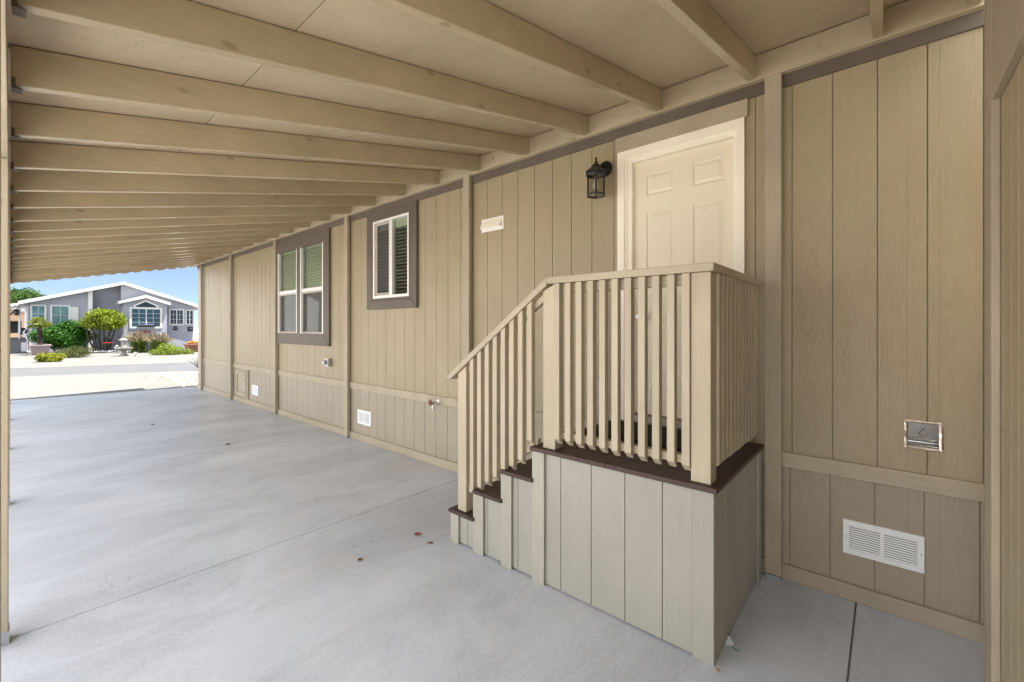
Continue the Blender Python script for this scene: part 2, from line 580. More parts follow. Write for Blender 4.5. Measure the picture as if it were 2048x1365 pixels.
def tag(o, label, cat, group=None, kind=None):
    if label:
        o['label'] = label
    if cat:
        o['category'] = cat
    if group:
        o['group'] = group
    if kind:
        o['kind'] = kind
    return o

def thing(name, label, cat, loc=(0, 0, 0), group=None):
    o = bpy.data.objects.new(name, None)
    o.empty_display_size = 0.2
    COL.objects.link(o)
    o.location = loc
    ORG[o.name] = Vector(loc)
    return tag(o, label, cat, group)

def copy_tree(o, parent=None):
    c = o.copy()
    COL.objects.link(c)
    if parent is not None:
        c.parent = parent
    for ch in list(o.children):
        copy_tree(ch, c)
    return c

# ================================================================== SETTING
g = MB().box(-300, 300, -300, 500, -0.3, -0.060).build('ground', M['ground'])
g['kind'] = 'structure'
# carport slab, poured in bays with sawn joints between them
JOINTS = [-0.42, 0.131, 3.36, 6.72, 10.1]
G = 0.004
for i in range(len(JOINTS)):
    y0 = JOINTS[i] + G
    if i < len(JOINTS) - 1:
        y1 = JOINTS[i + 1] - G
        poly = [(-0.22, y0), (3.30, y0), (3.30, y1), (-0.22, y1)]
    else:
        poly = [(-0.22, y0), (3.30, y0), (3.30, 13.85), (-0.22, 14.22)]
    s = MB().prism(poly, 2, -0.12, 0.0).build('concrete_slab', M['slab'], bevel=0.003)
    s['kind'] = 'structure'
s = MB().box(-0.21, 3.29, -0.41, 13.8, -0.12, -0.02).build('slab_joint_fill', M['grey_metal'])
s['kind'] = 'structure'
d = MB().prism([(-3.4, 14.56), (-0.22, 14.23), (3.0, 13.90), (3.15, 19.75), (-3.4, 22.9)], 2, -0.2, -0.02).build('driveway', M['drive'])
d['kind'] = 'structure'
# street, slightly askew to the house, and the pale apron beyond it
d = MB().prism([(-60, 49.5), (0.04, 21.25), (4.53, 19.12), (60, -7.0), (60, 4.5), (5.3, 23.9), (0.04, 25.8), (-60, 47.0 + 8)], 2, -0.2, -0.055).build('road', M['asphalt'])
d['kind'] = 'structure'
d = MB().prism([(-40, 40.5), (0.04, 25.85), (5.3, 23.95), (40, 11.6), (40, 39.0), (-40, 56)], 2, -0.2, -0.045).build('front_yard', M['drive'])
d['kind'] = 'structure'
# gravel strip beside the driveway with loose pebbles and leaf litter
d = MB().prism([(3.02, 13.95), (9, 13.6), (9, 16.95), (3.17, 19.7)], 2, -0.2, -0.035).build('gravel_bed', M['pebble'])
d['kind'] = 'structure'
def pebbles(name, mat, n, smin, smax, box, seed):
    rnd = random.Random(seed)
    mb = MB()
    for _ in range(n):
        x, y = rnd.uniform(box[0], box[1]), rnd.uniform(box[2], box[3])
        if y > 21.0 - 0.47 * x - 0.15:
            continue
        r = rnd.uniform(smin, smax)
        a = rnd.uniform(0, PI)
        vs = []
        for k in range(5):
            t = a + 2 * PI * k / 5
            q = r * rnd.uniform(0.7, 1.2)
            vs.append((x + q * math.cos(t), y + q * math.sin(t), -0.034))
        vs.append((x, y, -0.034 + r * 0.6))
        mb.add(vs, [(k, (k + 1) % 5, 5) for k in range(5)])
    o = mb.build(name, mat)
    return o
o = pebbles('gravel', M['pebble'], 2200, 0.02, 0.05, (3.1, 7.5, 14.0, 19.6), 3)
tag(o, 'pale loose pebbles covering the bed beside the driveway', 'gravel', kind='stuff')
o = pebbles('leaf_litter', M['leaf_dry'], 130, 0.025, 0.06, (2.75, 6.5, 14.3, 18.6), 5)
tag(o, 'scattered reddish dead leaves on the pale gravel', 'leaves', kind='stuff')

# ================================================================== HOUSE
XW = 3.185
S8 = 0.2032
Y0G = 1.663
house = thing('manufactured_house', 'long tan home wall with grooved siding, white door and two brown-trimmed windows', 'house', (XW, 6.5, 0))
WEND = 13.55
OPEN = [  # door, picture window pair, sliding window
    (0.752, 1.562, 0.845, 2.93),
    (6.52, 8.37, 1.38, 3.0),
    (4.33, 5.21, 1.91, 3.03),
    (-0.212, -0.088, 0.935, 1.065)]
def cut_boxes(mb, y0, y1, z0, z1, x0, x1, opens):
    ys = sorted({y0, y1} | {y for o_ in opens for y in o_[:2] if y0 < y < y1})
    for a, b in zip(ys[:-1], ys[1:]):
        c = (a + b) / 2
        hs = sorted([(o_[2], o_[3]) for o_ in opens if o_[0] < c < o_[1]])
        z = z0
        for h0, h1 in hs:
            if h0 > z:
                mb.box(x0, x1, a, b, z, min(h0, z1))
            z = max(z, h1)
        if z < z1:
            mb.box(x0, x1, a, b, z, z1)
def siding(mb, ya, yb, z0, z1, ph, opens, x0, x1):
    k = math.floor((ya - ph) / S8)
    y = ph + k * S8
    while y < yb:
        a, b = max(y + 0.0026, ya), min(y + S8 - 0.0026, yb)
        if b > a + 0.002:
            cut_boxes(mb, a, b, z0, z1, x0, x1, opens)
        y += S8
mb = MB()
siding(mb, -6, WEND, 0.75, 3.42, Y0G, OPEN, XW, XW + 0.007)
mb.build('siding', M['siding'], house, bevel=0.0012)
mb = MB()
siding(mb, -6, WEND, 0.0, 0.752, Y0G + 0.012, OPEN, XW + 0.002, XW + 0.0075)
mb.build('skirting', M['siding_cool_lit'], house, bevel=0.0012)
mb = MB()
cut_boxes(mb, -6, WEND, 0.0, 3.42, XW + 0.008, XW + 0.06, OPEN)
mb.build('wall_backing', M['groove'], house)
# rest of the shell: far walls, floor, ceiling, roof
mb = MB()
mb.box(7.4, 7.5, -6, WEND, 0, 3.42)
mb.box(XW + 0.06, 7.4, -6, -5.9, 0, 3.42)
mb.box(XW + 0.06, 7.4, WEND - 0.1, WEND, 0, 3.42)
mb.box(XW + 0.062, 7.4, -5.9, WEND - 0.1, 0.72, 0.76)
mb.build('far_walls', M['room'], house)
mb = MB()
mb.prism([(3.2, 3.43), (5.35, 4.2), (7.7, 3.43)], 1, -6.3, WEND + 0.1)
mb.build('roof', M['grey_metal'], house)
MB().box(XW - 0.02, XW - 0.0005, -6, WEND, 0.705, 0.797).build('belly_band', M['wood_y'], house, bevel=0.003)
MB().box(XW - 0.021, XW - 0.0005, -6, WEND, 0.001, 0.094).build('base_board', M['wood_y'], house, bevel=0.003)
mb = MB().box(XW - 0.019, XW - 0.0005, -6, 2.60, 3.083, 3.30).box(XW - 0.017, XW - 0.0005, 2.604, WEND, 3.083, 3.30)
mb.build('frieze_board', M['trim_y'], house, bevel=0.002)
MB().box(XW - 0.022, XW - 0.0005, 0.688, 1.640, 2.966, 3.0825).build('head_board', M['wood_y'], house, bevel=0.003)

# ---- door
XD = 3.222
frame = MB()
for (a, b, z0, z1) in ((1.565, 1.623, 0.845, 2.965), (0.708, 0.757, 0.845, 2.965), (0.757, 1.565, 2.905, 2.965)):
    frame.box(XW - 0.024, XW + 0.02, a, b, z0, z1)
for (a, b, z0, z1) in ((1.548, 1.5655, 0.845, 2.92), (0.7565, 0.775, 0.845, 2.92), (0.775, 1.548, 2.892, 2.9052)):
    frame.box(XW - 0.012, XW + 0.012, a, b, z0, z1)
for (a, b, z0, z1) in ((1.508, 1.550, 0.86, 2.893), (0.7735, 0.776, 0.86, 2.893), (0.776, 1.508, 2.866, 2.8925)):
    frame.box(XW - 0.003, XD + 0.04, a, b, z0, z1)
door = MB()
YA, YB, ZA, ZB = 0.777, 1.507, 0.905, 2.865
PANELS = [(0.844, 1.057), (1.189, 1.406)]
ROWS = [(1.075, 1.64), (1.80, 2.465), (2.597, 2.765)]
# slab face with sunk, raised-field panels
ys = [YA, 0.844, 1.057, 1.189, 1.406, YB]
zs = [ZA, 1.075, 1.64, 1.80, 2.465, 2.597, 2.765, ZB]
for i in range(5):
    for j in range(7):
        a, b, c, e = ys[i], ys[i + 1], zs[j], zs[j + 1]
        if i in (1, 3) and j in (1, 3, 5):
            rings = [(0.0, 0.0), (0.008, 0.007), (0.016, 0.007), (0.036, 0.0015)]
            vs = []
            for t, dx in rings:
                vs += [(XD + dx, a + t, c + t), (XD + dx, b - t, c + t), (XD + dx, b - t, e - t), (XD + dx, a + t, e - t)]
            fs = []
            for q in range(3):
                for s_ in range(4):
                    fs.append((q * 4 + s_, q * 4 + (s_ + 1) % 4, q * 4 + 4 + (s_ + 1) % 4, q * 4 + 4 + s_))
            fs.append((12, 13, 14, 15))
            door.add(vs, fs)
        else:
            door.add([(XD, a, c), (XD, b, c), (XD, b, e), (XD, a, e)], [(0, 1, 2, 3)])
door.box(XD + 0.012, XD + 0.045, YA, YB, ZA, ZB)
dobj = door.build('door', M['door'], house)
frame.build('door_frame', M['casing'], house, bevel=0.003)
MB().box(XW - 0.03, XD + 0.06, 0.76, 1.53, 0.846, 0.895).build('threshold', M['screenframe'], house, bevel=0.004)
hb = MB()
hb.lathe([(0.027, 0.0), (0.027, -0.008), (0.021, -0.016), (0.011, -0.018), (0.011, -0.026)], (XD, 1.447, 1.79), 20, 'x')
hb.build('deadbolt', M['nickel'], dobj, smooth=False)
hb = MB()
hb.lathe([(0.032, 0.0), (0.032, -0.006), (0.014, -0.012), (0.012, -0.035), (0.026, -0.045), (0.029, -0.06), (0.02, -0.07)], (XD, 1.447, 1.66), 20, 'x')
hb.build('door_knob', M['nickel'], dobj)

# ---- windows
def mitred(y0, y1, z0, z1, wd, x0, x1):
    mb = MB()
    i0, i1, k0, k1 = y0 + wd, y1 - wd, z0 + wd, z1 - wd
    for poly in (((y0, z0), (y1, z0), (i1, k0), (i0, k0)), ((y0, z1), (i0, k1), (i1, k1), (y1, z1)),
                 ((y0, z0), (i0, k0), (i0, k1), (y0, z1)), ((y1, z0), (y1, z1), (i1, k1), (i1, k0))):
        c = (sum(p[0] for p in poly) / 4, sum(p[1] for p in poly) / 4)
        poly = [(c[0] + (p[0] - c[0]) * 0.9985, c[1] + (p[1] - c[1]) * 0.992) if abs(poly[0][1] - poly[1][1]) < 1e-6 or True else p for p in poly]
        mb.prism(poly, 0, x0, x1)
    return mb
def rect_frame(y0, y1, z0, z1, wd, x0, x1, mb=None):
    mb = mb or MB()
    mb.box(x0, x1, y0, y1, z0, z0 + wd)
    mb.box(x0, x1, y0, y1, z1 - wd, z1)
    mb.box(x0, x1, y0, y0 + wd, z0 + wd, z1 - wd)
    mb.box(x0, x1, y1 - wd, y1, z0 + wd, z1 - wd)
    return mb
def pane(y0, y1, z0, z1, x):
    mb = MB().add([(x, y0, z0), (x, y0, z1), (x, y1, z1), (x, y1, z0)], [(0, 1, 2, 3)])
    mb.keep = True
    return mb
def blinds(y0, y1, z0, z1, x, tilt, pitch=0.044, wslat=0.05):
    mb = MB()
    z = z0 + 0.02
    dx, dz = wslat / 2 * math.cos(tilt), wslat / 2 * math.sin(tilt)
    while z < z1 - 0.06:
        mb.prism([(x - dx, z - dz), (x + dx, z + dz), (x + dx, z + dz + 0.003), (x - dx, z - dz + 0.003)], 1, y0, y1)
        z += pitch
    mb.box(x - 0.03, x + 0.03, y0, y1, z1 - 0.065, z1)          # valance
    mb.box(x - 0.022, x + 0.022, y0, y1, z0, z0 + 0.014)        # bottom rail
    for yy in (y0 + 0.1, y1 - 0.1):
        mb.box(x - 0.027, x - 0.024, yy - 0.0015, yy + 0.0015, z0, z1)
    return mb
# pair of double-hung windows
win = MB()
win = mitred(6.385, 8.505, 1.285, 3.082, 0.185, XW - 0.04, XW - 0.001)
wobj = win.build('window', M['trim_y'], house, bevel=0.003)
wobj['label'] = 'pair of tall double-hung windows in one brown trim'
MB().box(XW - 0.039, XW - 0.001, 7.395, 7.508, 1.435, 2.945).build('mullion', M['trim_z'], wobj, bevel=0.002)
for y0, y1 in ((6.58, 7.392), (7.511, 8.315)):
    f = rect_frame(y0, y1, 1.437, 2.943, 0.034, XW - 0.034, XW + 0.03)
    f.box(XW - 0.018, XW + 0.03, y0 + 0.034, y1 - 0.034, 2.158, 2.214)
    f.build('window_frame', M['white'], wobj, bevel=0.002)
    rect_frame(y0 + 0.036, y1 - 0.036, 1.473, 2.156, 0.026, XW - 0.012, XW - 0.002).build('screen_frame', M['screenframe'], wobj)
    pane(y0 + 0.06, y1 - 0.06, 1.498, 2.132, XW - 0.0078).build('insect_screen', M['screen'], wobj)
    pane(y0 + 0.033, y1 - 0.033, 2.2, 2.912, XW + 0.004).build('pane', M['pane'], wobj)
    pane(y0 + 0.033, y1 - 0.033, 1.468, 2.17, XW + 0.018).build('pane', M['pane2'], wobj)
    blinds(y0 + 0.0, y1, 1.44, 2.97, XW + 0.05, R(62), 0.046).build('blind', M['blind'], wobj)
# sliding window
win = mitred(4.22, 5.315, 1.81, 3.082, 0.112, XW - 0.04, XW - 0.001)
# widen its lower and upper boards a little to the measured trim
wobj2 = win.build('window', M['trim_y'], house, bevel=0.003)
wobj2['label'] = 'small sliding window with half screen in brown trim'
MB().box(XW - 0.0395, XW - 0.001, 4.335, 5.2, 1.925, 1.952).build('sill_filler', M['trim_y'], wobj2)
f = rect_frame(4.372, 5.172, 1.953, 2.982, 0.036, XW - 0.034, XW + 0.03)
f.box(XW - 0.028, XW + 0.03, 4.737, 4.798, 1.989, 2.946)
f.build('window_frame', M['white'], wobj2, bevel=0.002)
for a, b in ((5.174, 5.202), (4.333, 4.370)):
    MB().box(XW - 0.0395, XW - 0.001, a, b, 1.953, 2.97).build('trim_filler', M['trim_z'], wobj2)
rect_frame(4.80, 5.134, 1.99, 2.944, 0.034, XW - 0.012, XW - 0.002).build('screen_frame', M['screenframe'], wobj2)
pane(4.83, 5.10, 2.02, 2.915, XW - 0.0078).build('insect_screen', M['screen'], wobj2)
pane(4.40, 4.74, 1.98, 2.95, XW + 0.004).build('pane', M['pane'], wobj2)
pane(4.79, 5.14, 1.98, 2.95, XW + 0.018).build('pane', M['pane2'], wobj2)
b_ = blinds(4.36, 5.19, 1.97, 3.0, XW + 0.055, R(3))
b_.box(XW + 0.024, XW + 0.03, 4.36, 5.19, 2.84, 3.0)
b_.build('blind', M['blind'], wobj2)
# crawl-space hatch in the skirting
h = MB()
rect_frame(9.975, 10.605, 0.125, 0.66, 0.085, XW - 0.020, XW - 0.001, h)
h.box(XW - 0.006, XW - 0.001, 10.062, 10.518, 0.212, 0.573)
h.box(XW - 0.022, XW - 0.001, 9.86, 9.93, 0.096, 0.703)
hat = h.build('access_hatch', M['wood_z'], house, bevel=0.003)
MB().tube([(XW - 0.02, 10.02, 0.50), (XW - 0.045, 10.02, 0.47), (XW - 0.045, 10.02, 0.41), (XW - 0.02, 10.02, 0.38)], 0.006).box(XW - 0.028, XW - 0.02, 10.0, 10.04, 0.30, 0.34).build('latch', M['chrome'], hat)

# ---- end wall of the storage room at the right
shed = thing('storage_room', 'tan end wall with ribbed siding closing the right end of the carport', 'shed', (1.2, -0.4, 0))
def rzs(x):
    return 2.485 + 0.218 * x
mb = MB()
edges = [2.49, 2.372, 2.244, 2.139, 2.03, 1.92, 1.80, 1.69, 1.57, 1.45, 1.33, 1.21, 1.09, 0.97, 0.85, 0.73, 0.61, 0.49, 0.37, 0.25, 0.13, 0.0]
for a, b in zip(edges[:-1], edges[1:]):
    mb.prism([(b + 0.003, 0.012), (a - 0.003, 0.012), (a - 0.003, rzs(a)), (b + 0.003, rzs(b))], 1, -0.3345, -0.3245)
mb.build('wall', M['siding'], shed, bevel=0.0015)
MB().prism([(0.0, 0.0), (2.55, 0.0), (2.55, rzs(2.55)), (0.0, rzs(0.0))], 1, -2.2, -0.335).build('room_body', M['siding'], shed)
MB().prism([(2.421, 0.002), (2.577, 0.002), (2.577, rzs(2.577)), (2.421, rzs(2.421))], 1, -0.3240, -0.300).build('corner_board', M['wood_z'], shed, bevel=0.003)
MB().box(2.5505, 2.5765, -0.42, -0.3245, 0.002, rzs(2.55)).build('corner_board', M['wood_z'], shed, bevel=0.003)
MB().prism([(0.0, 2.435), (2.4195, 2.435), (2.4195, rzs(2.4195)), (0.0, rzs(0.0))], 1, -0.3240, -0.3005).build('header_board', M['wood_x'], shed, bevel=0.002)

# ================================================================== CARPORT
SL = 0.218
def rz(x):
    return 2.49 + SL * x
car = thing('carport', 'tan timber carport roof on posts along the home wall', 'carport', (1.5, 7, 0))
RAFT = [-0.350, 0.011, 0.637, 1.242, 1.855, 2.485, 3.117, 3.766, 4.388, 5.043, 5.673, 6.294, 6.930,
        7.55, 8.18, 8.80, 9.42, 10.05, 10.67, 11.29, 11.91, 12.54, 13.15, 13.72]
hang = None
for i, y in enumerate(RAFT):
    jit = random.uniform(-0.004, 0.004)
    a = MB().prism([(0.0, rz(0) + jit), (3.1185, rz(3.1185)), (3.1185, rz(3.1185) + 0.149), (0.0, rz(0) + 0.149)], 1, y, y + 0.046)
    r_ = a.build('rafter', M['rafter'], car, bevel=0.003)
    h = MB()
    h.box(0.002, 0.012, y - 0.004, y - 0.0015, rz(0) - 0.006, rz(0) + 0.03)
    h.box(0.002, 0.012, y + 0.0475, y + 0.050, rz(0) - 0.006, rz(0) + 0.03)
    h.box(0.002, 0.03, y - 0.004, y + 0.050, rz(0) - 0.010, rz(0) - 0.007)
    h.build('joist_hanger', M['hanger'], r_)
SEAMS = [-0.32, 0.775, 1.992, 3.165]
for a, b in zip(SEAMS[:-1], SEAMS[1:]):
    a2, b2 = a + 0.0025, b - 0.0025
    MB().prism([(a2, rz(a2) + 0.1535), (b2, rz(b2) + 0.1535), (b2, rz(b2) + 0.163), (a2, rz(a2) + 0.163)], 1, -0.39, 13.97).build('roof_sheathing', M['osb'], car)
MB().prism([(-0.31, rz(-0.31) + 0.1635), (3.16, rz(3.16) + 0.1635), (3.16, rz(3.16) + 0.168), (-0.31, rz(-0.31) + 0.168)], 1, -0.38, 13.96).build('seam_light_block', M['dark'], car)  # dark sheet added above the gaps so no light shows in the seams
mb = MB()
ribs = []
x = -0.36
while x < 3.17:
    ribs += [(x, rz(x) + 0.171), (x + 0.13, rz(x + 0.13) + 0.171), (x + 0.15, rz(x + 0.15) + 0.205), (x + 0.20, rz(x + 0.2) + 0.205), (x + 0.22, rz(x + 0.22) + 0.171)]
    x += 0.23
poly = ribs + [(p[0], p[1] + 0.002) for p in reversed(ribs)]
n_ = len(ribs)
vs = [(p[0], yy, p[1]) for yy in (-0.45, 14.1) for p in ribs]
mb.add(vs, [(k, k + 1, n_ + k + 1, n_ + k) for k in range(n_ - 1)])
mb.build('metal_roof', M['galv'], car)
# scalloped metal valance on the street end
def valance(x0, x1):
    bot = []
    x = x0
    while x < x1:
        zf = 2.492 + 0.2145 * x
        q = 0.2145
        for dx, up in ((0.0, 0.0), (0.125, 0.0), (0.150, 0.068), (0.186, 0.070), (0.226, 0.002)):
            xx = min(x + dx, x1)
            bot.append((xx, 2.492 + q * xx + up))
        x += 0.229
    bot.append((x1, 2.492 + 0.2145 * x1))
    top = [(x1, rz(x1) + 0.164), (x0, rz(x0) + 0.164)]
    return bot, top
bot, top = valance(-0.30, 3.45)
mb = MB()
vs, fs = [], []
for (x, z) in bot:
    zt = rz(x) + 0.164
    vs += [(x, 14.02 - 0.115 * x * 0, z), (x, 14.02, zt), (x, 14.035, z), (x, 14.035, zt)]
for k in range(len(bot) - 1):
    a, b = 4 * k, 4 * k + 4
    fs += [(a, b, b + 1, a + 1), (a + 2, a + 3, b + 3, b + 2), (a, a + 2, b + 2, b), (a + 1, b + 1, b + 3, a + 3)]
mb.add(vs, fs)
mb.build('valance', M['rafter'], car)
MB().box(3.12, XW - 0.0195, -0.37, 13.95, 3.160, 3.3185).build('ledger_board', M['ledger'], car, bevel=0.003)
MB().box(-0.095, -0.008, -0.4, 13.95, 2.42, 2.66).build('beam', M['wood_y'], car, bevel=0.003)
for y in (0.493, 3.290, 5.79, 8.345, 10.78, 13.02):
    p = MB()
    p.box(3.1195, XW - 0.0225, y, y + 0.09, 0.028, 3.159)
    po = p.build('post', M['post'], car, bevel=0.004)
    q = MB().box(3.118, XW - 0.023, y + 0.006, y + 0.084, 0.001, 0.026)
    q.build('post_base', M['galv'], po)
for y in (0.65, 3.31, 5.88, 8.54, 11.22, 13.62):
    p = MB()
    p.box(-0.096, -0.007, y, y + 0.088, 0.028, 2.4195)
    po = p.build('post', M['post'], car, bevel=0.004)
    q = MB().box(-0.098, -0.004, y - 0.003, y + 0.091, 0.001, 0.065)
    q.build('post_base', M['galv'], po)
# bolt heads painted over on the ledger
for y in (0.30, 1.62, 2.95, 4.2, 5.5, 6.8, 8.0):
    mb = MB().lathe([(0.019, 0.001), (0.019, -0.003), (0.011, -0.003), (0.010, -0.009)], (3.12, y, 3.245), 14, 'x')
    mb.build('bolt', M['ledger'], car)

# ================================================================== ENTRY STEPS
st = thing('entry_steps', 'tan entry landing with brown treads and a slatted railing below the white door', 'steps', (2.6, 1.4, 0))
XF = 2.125
def groove_panel_y(mb, y0, y1, z0, z1, gs, x0, x1, zb):
    ed = [y0] + [g_ for g_ in sorted(gs) if y0 < g_ < y1] + [y1]
    for a, b in zip(ed[:-1], ed[1:]):
        mb.box(x0, x1, a + (0.0021 if a != y0 else 0), b - (0.0021 if b != y1 else 0), zb, z1)
# front skirt, stepped under the treads
mb = MB()
GS = [1.467, 1.260, 1.055, 0.852]
groove_panel_y(mb, 0.706, 1.666, 0, 0.812, GS, 2.1415, 2.150, 0.010)
mb.box(2.136, 2.150, 0.607, 0.704, 0.0, 0.812)
groove_panel_y(mb, 1.668, 1.925, 0, 0.612, [1.80], 2.1415, 2.150, 0.012)
groove_panel_y(mb, 1.927, 2.185, 0, 0.412, [2.07], 2.1415, 2.150, 0.012)
groove_panel_y(mb, 2.187, 2.430, 0, 0.220, [2.27], 2.1415, 2.150, 0.012)
mb.build('front_skirt', M['siding_step'], st, bevel=0.0012)
for a, b, z in ((1.578, 1.669, 0.812), (1.841, 1.932, 0.612), (2.098, 2.196, 0.412), (2.350, 2.433, 0.218)):
    MB().box(XF - 0.003, 2.1365, a, b, 0.001, z).build('batten', M['batten'], st, bevel=0.002)
mb = MB()
ed = [2.151, 2.34, 2.54, 2.745, 2.95, 3.115]
for a, b in zip(ed[:-1], ed[1:]):
    mb.box(a + 0.002, b - 0.002, 0.607, 0.616, 0.014 if a > 2.2 else 0.0, 0.812)
mb.build('side_skirt', M['siding_step'], st, bevel=0.0012)
MB().box(3.005, 3.09, 0.594, 0.6065, 0.003, 0.812).build('batten', M['batten'], st, bevel=0.002)
MB().box(2.1505, 2.2, 0.6205, 1.66, 0.01, 0.80).box(2.2, 3.1, 0.6205, 0.66, 0.01, 0.80).build('skirt_framing', M['groove'], st)
for y, z0, z1 in ((1.655, 0.645, 0.812), (1.91, 0.446, 0.612), (2.168, 0.246, 0.412), (2.42, 0.004, 0.218)):
    MB().box(2.151, 3.115, y - 0.012, y, z0, z1).build('riser', M['rail_x'], st, bevel=0.002)
for a, b, z in ((2.181, 2.440, 0.245), (1.918, 2.186, 0.443), (1.659, 1.924, 0.640)):
    MB().box(2.105, 3.115, a, b, z - 0.025, z).build('tread', M['deck'], st, bevel=0.003)
ZD = 0.838
MB().box(2.105, 2.245, 0.585, 1.152, ZD - 0.025, ZD).build('deck_board', M['deck_y'], st, bevel=0.003)
MB().box(2.105, 2.245, 1.1545, 1.677, ZD - 0.025, ZD).build('deck_board', M['deck_y'], st, bevel=0.003)
MB().box(2.249, 3.115, 0.585, 0.722, ZD - 0.025, ZD).build('deck_board', M['deck'], st, bevel=0.003)
y = 0.727
while y < 1.66:
    MB().box(2.249, 3.115, y, min(y + 0.137, 1.677), ZD - 0.025, ZD - 0.001).build('deck_board', M['deck'], st, bevel=0.003)
    y += 0.142
# railing
HS = 0.7245
def hz(y, drop=0.0):
    return 1.880 - HS * (y - 1.556) - drop
def newel(x0, x1, y0, y1, z0, za, zb, mat):
    """za = top at y0, zb = top at y1"""
    return MB().prism([(y0, z0), (y1, z0), (y1, zb), (y0, za)], 0, x0, x1).build('newel_post', mat, st, bevel=0.003)
newel(2.140, 2.229, 0.621, 0.712, ZD + 0.001, 1.8395, 1.8395, M['rail_z'])
newel(2.140, 2.229, 1.508, 1.597, ZD + 0.001, 1.8395, hz(1.597, 0.050), M['rail_z'])
newel(2.140, 2.229, 2.285, 2.372, 0.246, hz(2.285, 0.050), hz(2.372, 0.050), M['rail_z'])
for i in range(11):
    y1 = 1.5055 - 0.0757 * i
    y0 = y1 - 0.038
    if i == 10:
        y0, y1 = 0.7135, 0.7515
    jz = random.uniform(-0.004, 0.004)
    jx = random.uniform(-0.0015, 0.0015)
    MB().prism([(2.127 + jx, 0.914 + jz), (2.127 + jx, 1.8393), (2.165 + jx, 1.8393), (2.165 + jx, 0.880 + jz)], 1, y0, y1).build('baluster', M['rail_z'], st, bevel=0.002)
for i in range(12):
    x0 = 2.232 + 0.0742 * i
    jz = random.uniform(-0.004, 0.004)
    MB().prism([(0.609, 0.914 + jz), (0.609, 1.8393), (0.647, 1.8393), (0.647, 0.880 + jz)], 0, x0, x0 + 0.038).build('baluster', M['rail_z'], st, bevel=0.002)
for i in range(8):
    y1 = 2.236 - 0.0745 * i
    y0 = y1 - 0.038
    zb = 0.411 + 0.71 * (2.238 - y1)
    if i == 7:
        zb = ZD + 0.03
    t0, t1 = hz(y0, 0.050), hz(y1, 0.050)
    vs = []
    for yy, zt in ((y0, t0), (y1, t1)):
        vs += [(2.127, yy, zb), (2.127, yy, zt), (2.165, yy, zt), (2.165, yy, zb - 0.034)]
    MB().add(vs, [(0, 1, 2, 3), (7, 6, 5, 4), (0, 4, 5, 1), (1, 5, 6, 2), (2, 6, 7, 3), (3, 7, 4, 0)]).build('baluster', M['rail_z'], st, bevel=0.002)
# caps and rails
MB().prism([(2.118, 0.603), (2.118, 1.556), (2.207, 1.556), (2.207, 0.692)], 2, 1.8405, 1.880).build('top_rail', M['rail_y'], st, bevel=0.003)
MB().prism([(2.1185, 0.6025), (2.2075, 0.6915), (3.117, 0.6915), (3.117, 0.6025)], 2, 1.8405, 1.880).build('top_rail', M['rail_x'], st, bevel=0.003)
MB().prism([(1.557, hz(1.557)), (2.476, hz(2.476)), (2.44, hz(2.44, 0.048)), (1.557, hz(1.557, 0.0475))], 0, 2.118, 2.207).build('handrail', M['rail_y'], st, bevel=0.003)
MB().box(2.1665, 2.204, 0.713, 1.507, 1.785, 1.839).build('upper_rail', M['rail_y'], st, bevel=0.002)
MB().box(2.1665, 2.204, 0.713, 1.507, 0.908, 0.948).build('lower_rail', M['rail_y'], st, bevel=0.002)
MB().box(2.230, 3.116, 0.6485, 0.686, 1.785, 1.839).build('upper_rail', M['rail_x'], st, bevel=0.002)
MB().box(2.230, 3.116, 0.6485, 0.686, 0.908, 0.948).build('lower_rail', M['rail_x'], st, bevel=0.002)
MB().prism([(1.598, hz(1.598, 0.051)), (2.284, hz(2.284, 0.051)), (2.284, hz(2.284, 0.10)), (1.598, hz(1.598, 0.10))], 0, 2.1665, 2.204).build('upper_rail', M['rail_y'], st, bevel=0.002)
def lz(y, d=0):
    return 0.411 + 0.71 * (2.238 - y) + 0.055 - d
MB().prism([(1.66, lz(1.66)), (2.284, lz(2.284)), (2.284, lz(2.284, 0.05)), (1.66, lz(1.66, 0.05))], 0, 2.1665, 2.204).build('lower_rail', M['rail_y'], st, bevel=0.002)
# door mat on the landing
mt = MB().box(2.62, 3.11, 0.79, 1.62, ZD + 0.0005, ZD + 0.014).build('door_mat', M['mat'], bevel=0.004)
tag(mt, 'black door mat lying on the brown landing before the white door', 'door mat')

